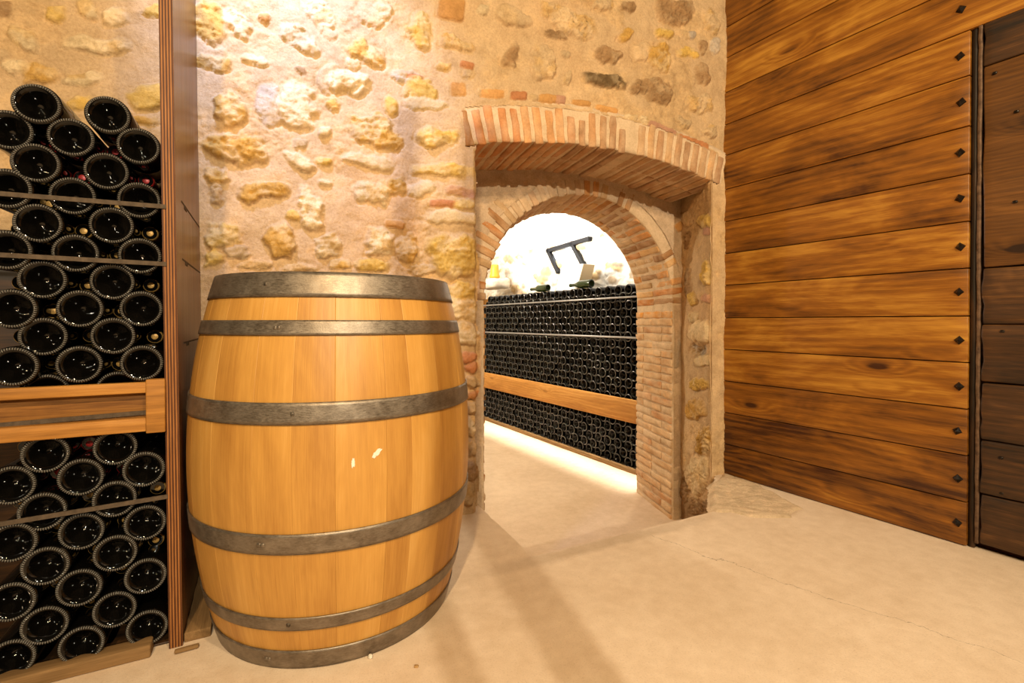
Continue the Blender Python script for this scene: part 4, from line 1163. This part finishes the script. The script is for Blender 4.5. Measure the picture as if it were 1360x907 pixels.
cart(x0, x1, .10, .24, zb_, zb_ + ht, 'box_body', M_CARTON)
cart(x1, x1 + .004, .102, .238, zb_ + .003, zb_ + ht - .003, 'box_side', M_TAN)
# bottles lying along the top
gb = bottle_mesh('green_bottle', .036, .30, 32, False, glass=M_GREEN)
def lay_along(o, px0, px1, py, y):
    xa, _ = b_at(px0, py, y); xb, _ = b_at(px1, py, y)
    o.matrix_world = BM @ Matrix.Translation((max(xa, xb), y, ztop + .037)) @ Matrix.Rotation(math.pi / 2, 4, 'Z')
lay_along(gb, 748, 786, 379, .06); tag(gb, 'green bottle lying crosswise on top of the back-room stack beside the carton', 'bottle')
gb2 = add_obj('green_bottle', gb.data); lay_along(gb2, 693, 728, 390, .06); tag(gb2, 'green bottle lying crosswise on the stack, left of the carton', 'bottle')
# stone ledge and amber pot at the left end
q = (b_world(*(lambda t: (t[0], .22, t[1]))(b_at(657, 369, .22))))
lz = q[2]
mb = MB()
v, f = rbox((.20, .13, .06), .04, (8, 8, 6))
v = v + .03 * np.stack([fbm(v[:, 0] * 14 + k, v[:, 2] * 14 + v[:, 1] * 9, 60 + k, 4) - .5 for k in range(3)], 1) * 2
mb.add(v + np.array([0, 0, -.075]), f, (.74, .66, .55))
o = mb.build('stone_block', M_WHITE, None, True, Matrix.Translation(tuple(q)) @ BM.to_3x3().to_4x4()); tag(o, 'pale rough stone block at the left of the back-room rack under the amber pot', 'stone')
mb = MB()
lathe(mb, [(.002, .0), (.050, .004), (.066, .020), (.064, .034), (.056, .06), (.050, .11), (.046, .165), (.042, .172), (.002, .174)], 40)
o = mb.build('amber_pot', M_AMBER, None, True, Matrix.Translation((q[0], q[1], q[2] - .012))); tag(o, 'amber tapered pot standing on the stone block in the back room', 'pot')

# unseen posts added behind the camera to throw soft bands over floor and wall
mb = MB()
for x_, w_ in ((.674, .040), (.497, .019)):
    plank(mb, (x_, -.55, 1.01), (w_, .03, 1.01), .004, (3, 3, 8), (.5,) * 3, 2)
o = mb.build('shadow_posts', M_RACK, None, True); tag(o, 'two added posts behind the viewer, casting shadow bands', kind='structure')
# ------------------------------------------------------------------ debris
p = floor_at(250, 864)
mb = MB(); plank(mb, (0, 0, .004), (.024, .006, .004), .003, (6, 3, 3), (.6,) * 3, 0, wob=.006)
o = mb.build('wood_chip', M_DUST, None, True, Matrix.Translation(tuple(p)) @ Matrix.Rotation(.5, 4, 'Z')); tag(o, 'wood chip on the floor before the rack side panel', 'wood chip')
p = floor_at(492, 874)
mb = MB(); v, f = rbox((.006, .005, .005), .0045, (4, 4, 4)); v = v + .003 * np.stack([vn(v[:, 0] * 300 + k, v[:, 2] * 300, k) - .5 for k in range(3)], 1)
mb.add(v + np.array([0, 0, .0045]), f, (.80, .72, .58))
o = mb.build('pebble', M_STONE, None, True, Matrix.Translation(tuple(p))); tag(o, 'small white pebble touching the foot of the barrel', 'pebble')
p = floor_at(553, 886)
mb = MB(); v, f = rbox((.005, .004, .002), .0018, (4, 4, 3)); mb.add(v + np.array([0, 0, .002]), f, (.5, .3, .12))
o = mb.build('pebble', M_STONE, None, True, Matrix.Translation(tuple(p))); tag(o, 'tiny brown crumb on the floor right of the barrel foot', 'crumb')

# ------------------------------------------------------------------ light
w = bpy.data.worlds.new('World'); SC.world = w; w.use_nodes = True
w.node_tree.nodes['Background'].inputs[0].default_value = (1.0, .78, .52, 1); w.node_tree.nodes['Background'].inputs[1].default_value = .04

def lamp(kind, name, loc, energy, color, target=None, **kw):
    d = bpy.data.lights.new(name, kind); d.energy = energy; d.color = color
    for k, v in kw.items(): setattr(d, k, v)
    o = bpy.data.objects.new(name, d); COL.objects.link(o); o.location = loc
    if target is not None: o.rotation_euler = (Vector(target) - Vector(loc)).to_track_quat('-Z', 'Y').to_euler()
    return o
lamp('AREA', 'rear_lamp', (1.65, -3.6, 2.6), 180, (1.0, .89, .70), (.15, 1.9, .75), shape='DISK', size=.07)
lamp('AREA', 'fill_lamp_right', (.85, -.40, 2.3), 30, (1.0, .78, .50), (.2, 1.7, .6), shape='DISK', size=.10)  # added fill lamp, softens the bands cast by the posts
lamp('AREA', 'ceiling_lamp_left', (-.10, -1.0, 2.35), 56, (1.0, .72, .40), (.65, 1.5, .5), shape='DISK', size=.10)
lamp('SPOT', 'wall_washer', (-.70, 1.02, 2.45), 170, (.36, .49, 1.0), (-.74, 1.66, 1.80), spot_size=1.15, spot_blend=1.0, shadow_soft_size=.05)
# back room lamps, in line with the rack
RZ = math.atan2(BX[1], BX[0])
o = lamp('AREA', 'back_room_lamp', tuple(b_world(-1.2, -.5, 2.0)), 27, (1.0, .97, .92), None, shape='RECTANGLE', size=2.6, size_y=.3, spread=2.2)
o.rotation_euler = (math.radians(100), 0, RZ)
o = lamp('AREA', 'back_room_strip', tuple(b_world(-1.0, -.16, 2.1)), 8, (1.0, .95, .88), None, shape='RECTANGLE', size=2.8, size_y=.10, spread=.28)
o.rotation_euler = (0, 0, RZ)
lamp('POINT', 'back_room_bulb', (-1.35, 4.6, 1.65), 120, (1.0, .88, .70), shadow_soft_size=.05)

# ------------------------------------------------------------------ camera and view
cd = bpy.data.cameras.new('Camera'); co = bpy.data.objects.new('Camera', cd); COL.objects.link(co)
co.location = (0, 0, H); co.rotation_euler = (math.pi / 2 - PITCH, 0, 0)
cd.sensor_width = 36; cd.lens = F * 36 / 1360; cd.shift_y = -(453.5 - CY) / 1360; cd.clip_start = .02
SC.camera = co
vs = SC.view_settings
vs.view_transform = 'Standard'; vs.look = 'None'; vs.gamma = 1; vs.exposure = 0.1; vs.use_curve_mapping = False
